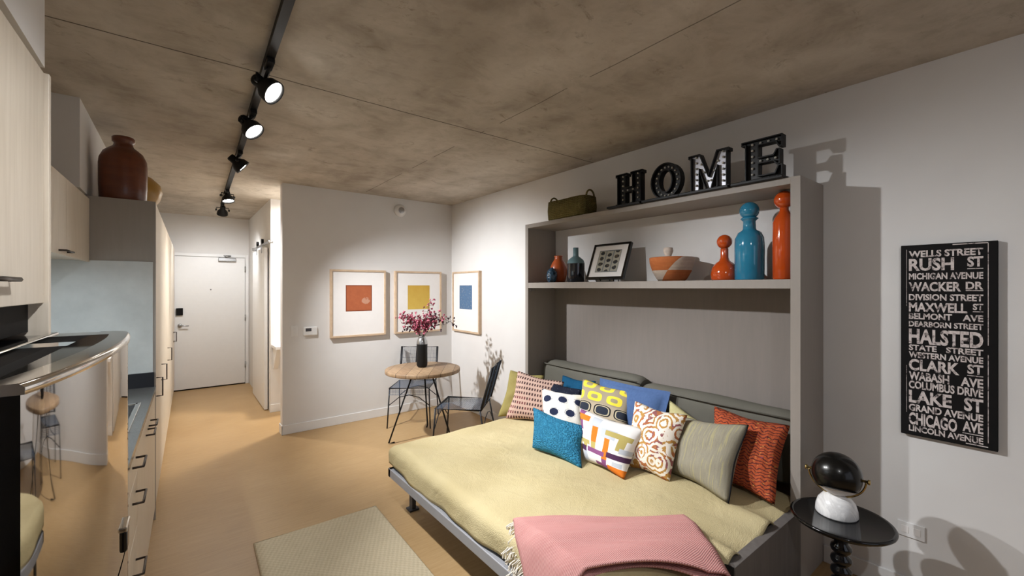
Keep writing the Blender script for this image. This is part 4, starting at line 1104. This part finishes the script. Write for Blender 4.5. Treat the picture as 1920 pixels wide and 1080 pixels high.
# ------------------------------------------------------------------ round table, vase, chairs
TC = Vector((2.05, 4.167, 0)); t = thing('bistro_table', 'round wooden table with three black rod legs', 'table', TC)
B().lathe([(0, .70), (.375, .70), (.39, .703), (.392, .707), (.392, .735), (.388, .74), (0, .74)], TC, 72).build('tabletop', M['oak'], t)
for a in (176, 56, -64):
    d_ = Vector((math.cos(R(a)), math.sin(R(a)), 0))
    b = B().tube([TC + d_ * .11 + Vector((0, 0, .70)), TC + d_ * .37 + Vector((0, 0, .012)), TC + d_ * .31 + Vector((0, 0, .009))], 0.0085, 8)
    b.build('leg', M['black'], t)
B().lathe([(0, .69), (.13, .69), (.13, .70), (0, .70)], TC, 32).build('leg_plate', M['black'], t)
VB = Vector((2.067, 4.225, .7402))
t = thing('flower_vase', 'black cylinder vase with a silver neck on the round table', 'vase', VB)
B().lathe([(0, 0), (.042, 0), (.055, .015), (.058, .03), (.058, .25)], VB, 32).build('vase_body', M['black'], t)
B().lathe([(.058, .25), (.056, .28), (.042, .31), (.036, .325), (.04, .335), (.034, .336), (.03, .32), (.0, .3)], VB, 32).build('vase_neck', M['brushed'], t)
# stems with berries and leaves: one bouquet per stem
M['stem'] = plain('brown_twig', (74, 58, 50), 0.7)
_m = Mt('magenta_petals', 0.7); nz = _m.noise(70, 2); _m.col(_m.ramp(nz, [(0.35, lin((112, 34, 54))), (0.5, lin((168, 66, 92))), (0.66, lin((222, 150, 162)))])); M['petal'] = _m.m
M['darkberry'] = plain('dark_berry', (60, 30, 40), 0.5)
top = VB + Vector((0, 0, .325))
r5 = random.Random(11)
right_v = Vector((0.788, -0.616, 0)); fwd_v = Vector((0.616, 0.788, 0))
def stem(dx, dy, dz, bend, dens, label, mat):
    """one spray: rises from the vase mouth to (dx right, dy deep, dz up)"""
    end = right_v * dx * 1.12 + fwd_v * dy + Vector((0, 0, dz))
    t = thing('flowering_branch', label, 'flowering branch', top, group='flowering stems in the black vase')
    P = []
    n = 10
    for i in range(n + 1):
        s_ = i / n
        p = end * (s_ ** (1.0 + bend)); p.z = dz * s_ + (0.9 * bend * abs(dx) * math.sin(PI * s_))
        P.append(top + p + Vector((0, 0, -0.06)) + Vector((0, 0, 0.06 * min(1, s_ * 3))))
    sb = B().tube(P, 0.0022, 5)
    fbm = B(); 
    for k in range(int(dens * 1.25)):
        s_ = r5.uniform(0.32, 1.0); i = min(n - 1, int(s_ * n)); q = P[i].lerp(P[i + 1], s_ * n - i)
        off = Vector((r5.gauss(0, .028), r5.gauss(0, .028), r5.gauss(0, .026)))
        sb.tube([q, q + off], 0.001, 4)
        c = q + off; rad = r5.uniform(.009, .0165)
        # a small cupped floret of three petals
        for m_ in range(3):
            ax = Vector((r5.uniform(-1, 1), r5.uniform(-1, 1), r5.uniform(-.3, 1))).normalized()
            u_ = ax.orthogonal().normalized(); w_ = ax.cross(u_)
            cc_ = c + u_ * rad * .4
            vs = [fbm.bm.verts.new(cc_ + u_ * rad * x_ + w_ * rad * y_ + ax * rad * z_) for x_, y_, z_ in ((-1, 0, 0), (-.2, .8, .25), (1, .3, .5), (1, -.3, .5), (-.2, -.8, .25), (.2, 0, -.1))]
            for a_, b_2 in ((0, 1), (1, 2), (2, 3), (3, 4), (4, 0)): fbm.bm.faces.new((vs[a_], vs[b_2], vs[5]))
    sb.build('twig', M['stem'], t)
    tag(fbm.build('florets', mat, t, normals=False), kind='stuff')
    return t
stem(-.25, .02, .215, .25, 16, 'flower stem arching farthest left out of the vase', M['petal'])
stem(-.18, -.05, .25, .12, 38, 'pink flower stem leaning left, second from the left', M['petal'])
stem(-.12, .05, .20, .10, 46, 'dense pink flower stem just left of centre', M['petal'])
stem(-.04, -.06, .23, .05, 46, 'dense pink flower stem rising upright, left of the tallest', M['petal'])
stem(.07, .05, .385, .10, 24, 'tallest flower stem, its tip crossing the mustard print', M['petal'])
stem(.05, -.04, .22, .05, 46, 'dense pink flower stem rising just right of centre', M['petal'])
stem(.13, .03, .25, .10, 44, 'pink flower stem leaning right', M['petal'])
stem(.19, -.03, .22, .25, 28, 'pink flower stem reaching right below the dark sprig', M['petal'])
stem(.30, .0, .15, .45, 18, 'sparse dark sprig arching farthest right out of the vase', M['darkberry'])
stem(-.18, .02, .12, .15, 10, 'low dark sprig hanging left over the vase rim', M['darkberry'])
stem(.22, .02, .13, .2, 10, 'low thin sprig hanging right over the vase rim', M['darkberry'])

# wire chairs
M['wire'] = plain('black_wire', (26, 27, 32), 0.45, 0.3)
M['wire_blue'] = plain('blue_black_wire', (62, 78, 98), 0.45, 0.3)
def wire_chair(label, loc, rz):
    t = thing('wire_chair', label, 'chair', loc, rz, 'wire chairs at the round table'); Q = frames[t.name]
    hw, hd, sh = .225, .225, .45
    def bd(b, name, mat=M['wire']): return b.xf(Q).build(name, mat, t)
    b = B()
    b.tube([(-hw, -hd, sh), (hw, -hd, sh), (hw, hd, sh), (-hw, hd, sh)], .0085, 8, True); bd(b, 'seat_frame')
    b = B(); n = 26
    for i in range(1, n):
        x = -hw + 2 * hw * i / n
        b.tube([(x, -hd, sh + .002), (x, 0, sh - .008), (x, hd - .02, sh - .002), (x, hd + .004, sh - .012), (x, hd + .004, sh - .075)], .0013, 4)
        y = -hd + 2 * hd * i / n
        b.tube([(-hw, y, sh + .001), (0, y, sh - .007), (hw, y, sh + .001)], .0013, 4)
    for z_ in (.02, .035, .05, .065, .075): b.tube([(-hw, hd + .005, sh - z_), (hw, hd + .005, sh - z_)], .0016, 4)
    bd(b, 'seat_mesh', M['wire_blue'])
    rec = .11
    by = lambda z: -hd - rec * (z - sh) / .40
    b = B()
    for x0, x1 in ((-hw, -.035), (.035, hw)):
        b.tube([(x0, by(sh), sh), (x0, by(.85), .85), (x1, by(.85), .85), (x1, by(sh + .03), sh + .03)], .0085, 8)
    b.tube([(-.035, by(.78), .78), (.035, by(.78), .78)], .006, 6); b.tube([(-hw, by(sh + .03), sh + .03), (hw, by(sh + .03), sh + .03)], .006, 6)
    for x in (-hw, hw): b.tube([(x, by(.85), .85), (x, by(.47), .47)], .013, 8)
    bd(b, 'back_frame')
    b = B()
    for x0, x1 in ((-hw, -.035), (.035, hw)):
        for i in range(1, 12): x = x0 + (x1 - x0) * i / 12; b.tube([(x, by(sh + .03), sh + .03), (x, by(.85), .85)], .0013, 4)
        for i in range(1, 22): z_ = sh + .03 + (.82 - .0) * 0 + (.37) * i / 22; b.tube([(x0, by(z_), z_), (x1, by(z_), z_)], .0013, 4)
    bd(b, 'back_mesh', M['wire_blue'])
    for sx in (-1, 1):
        bd(B().tube([(sx * hw, hd - .01, sh), (sx * (hw + .02), hd + .02, .0)], .0075, 8), 'leg')
        bd(B().tube([(sx * hw, -hd + .01, sh), (sx * (hw + .02), -hd - .07, .0)], .0075, 8), 'leg')
    b = B()
    for yy in (hd, -hd - .02):
        b.tube([(-hw, yy, sh - .19), (-hw * .5, yy, sh - .1), (0, yy, sh - .075), (hw * .5, yy, sh - .1), (hw, yy, sh - .19)], .005, 6)
    bd(b, 'stretcher')
    return t
wire_chair('wire chair facing the viewer behind the round table', (2.20, 4.72, 0), R(142))
wire_chair('wire chair seen side-on between the round table and the bed', (2.222, 3.625, 0), R(44))

# ------------------------------------------------------------------ side table and lamp
SC = Vector((2.493, 0.635, 0)); t = thing('pedestal_table', 'round glossy black pedestal side table beside the bed', 'side table', SC)
ZT = .50
B().lathe([(0, ZT - .028), (.175, ZT - .028), (.193, ZT - .024), (.204, ZT - .014), (.205, ZT - .006), (.199, ZT - .0), (.19, ZT - .004), (0, ZT - .004)], SC, 72).build('tabletop', M['blackgloss'], t)
prof = [(.0, .0)]
P = [(0, .05), (.03, .05)]
z = .06
while z < .38:
    P += [(.026, z), (.04, z + .014), (.043, z + .026), (.04, z + .038), (.027, z + .05)]; z += .054
P += [(.03, .40), (.024, .415), (.03, .44), (.045, .46), (.075, ZT - .029), (0, ZT - .029)]
B().lathe(P, SC, 32).build('turned_column', M['blackgloss'], t)
B().lathe([(0, 0), (.15, 0), (.155, .012), (.14, .022), (.06, .04), (.03, .055), (0, .055)], SC, 48).build('base', M['blackgloss'], t)
LB = Vector((2.527, 0.662, ZT - .0035)); t = thing('table_lamp', 'globe lamp with a black dome shade on a white marble base', 'lamp', LB)
B().lathe([(0, 0), (.083, 0), (.086, .006), (.084, .032), (.075, .063), (.058, .086), (.032, .098), (0, .102)], LB, 40).build('lamp_base', M['marble'], t)
LC = LB + Vector((0, 0, .192)); ax = Vector((0.10, -1, 0)).normalized()
view = Vector((-LC.x, -LC.y, 0)).normalized()
pole = (Vector((0, 0, 1)) - view * .30).normalized()     # dome axis; opening tips down and to the wall side
Q = Vector((0, 0, 1)).rotation_difference(pole)
rS = .103
b = B(); b.lathe([(rS * math.sin(a), rS * math.cos(a)) for a in [R(130) * i / 24 for i in range(25)]], LC, 48, pole)
sh = b.build('dome_shade', [M['shade']] if 'shade' in M else plain('black_pearl_lacquer', (34, 33, 31), 0.27, 0.75, 0.6, 0.2, var=0), t, solid=0.002)
b = B(); b.lathe([(rS * .93 * math.sin(a), rS * .93 * math.cos(a)) for a in [R(95) + R(85) * i / 16 for i in range(17)]], LC, 40, pole)
b.build('inner_globe', M['mat_board'], t)
yk = B()
P = [LC + ax * (-(rS + .010) * math.cos(a)) + Vector((0, 0, -(rS + .010) * math.sin(a) * .92)) for a in [PI * i / 24 for i in range(25)]]
yk.tube(P, .0045, 8); yk.cyl(LB + Vector((0, 0, .09)), LC - Vector((0, 0, rS + .004)), .008)
yk.build('yoke', M['brass'], t)
for sg in (-1, 1):
    c0 = LC + ax * sg * (rS - .004)
    B().lathe([(.006, 0), (.006, .018), (.012, .02), (.012, .028), (.004, .03), (0, .03)], c0, 16, ax * sg).build('knob', M['brass'], t)
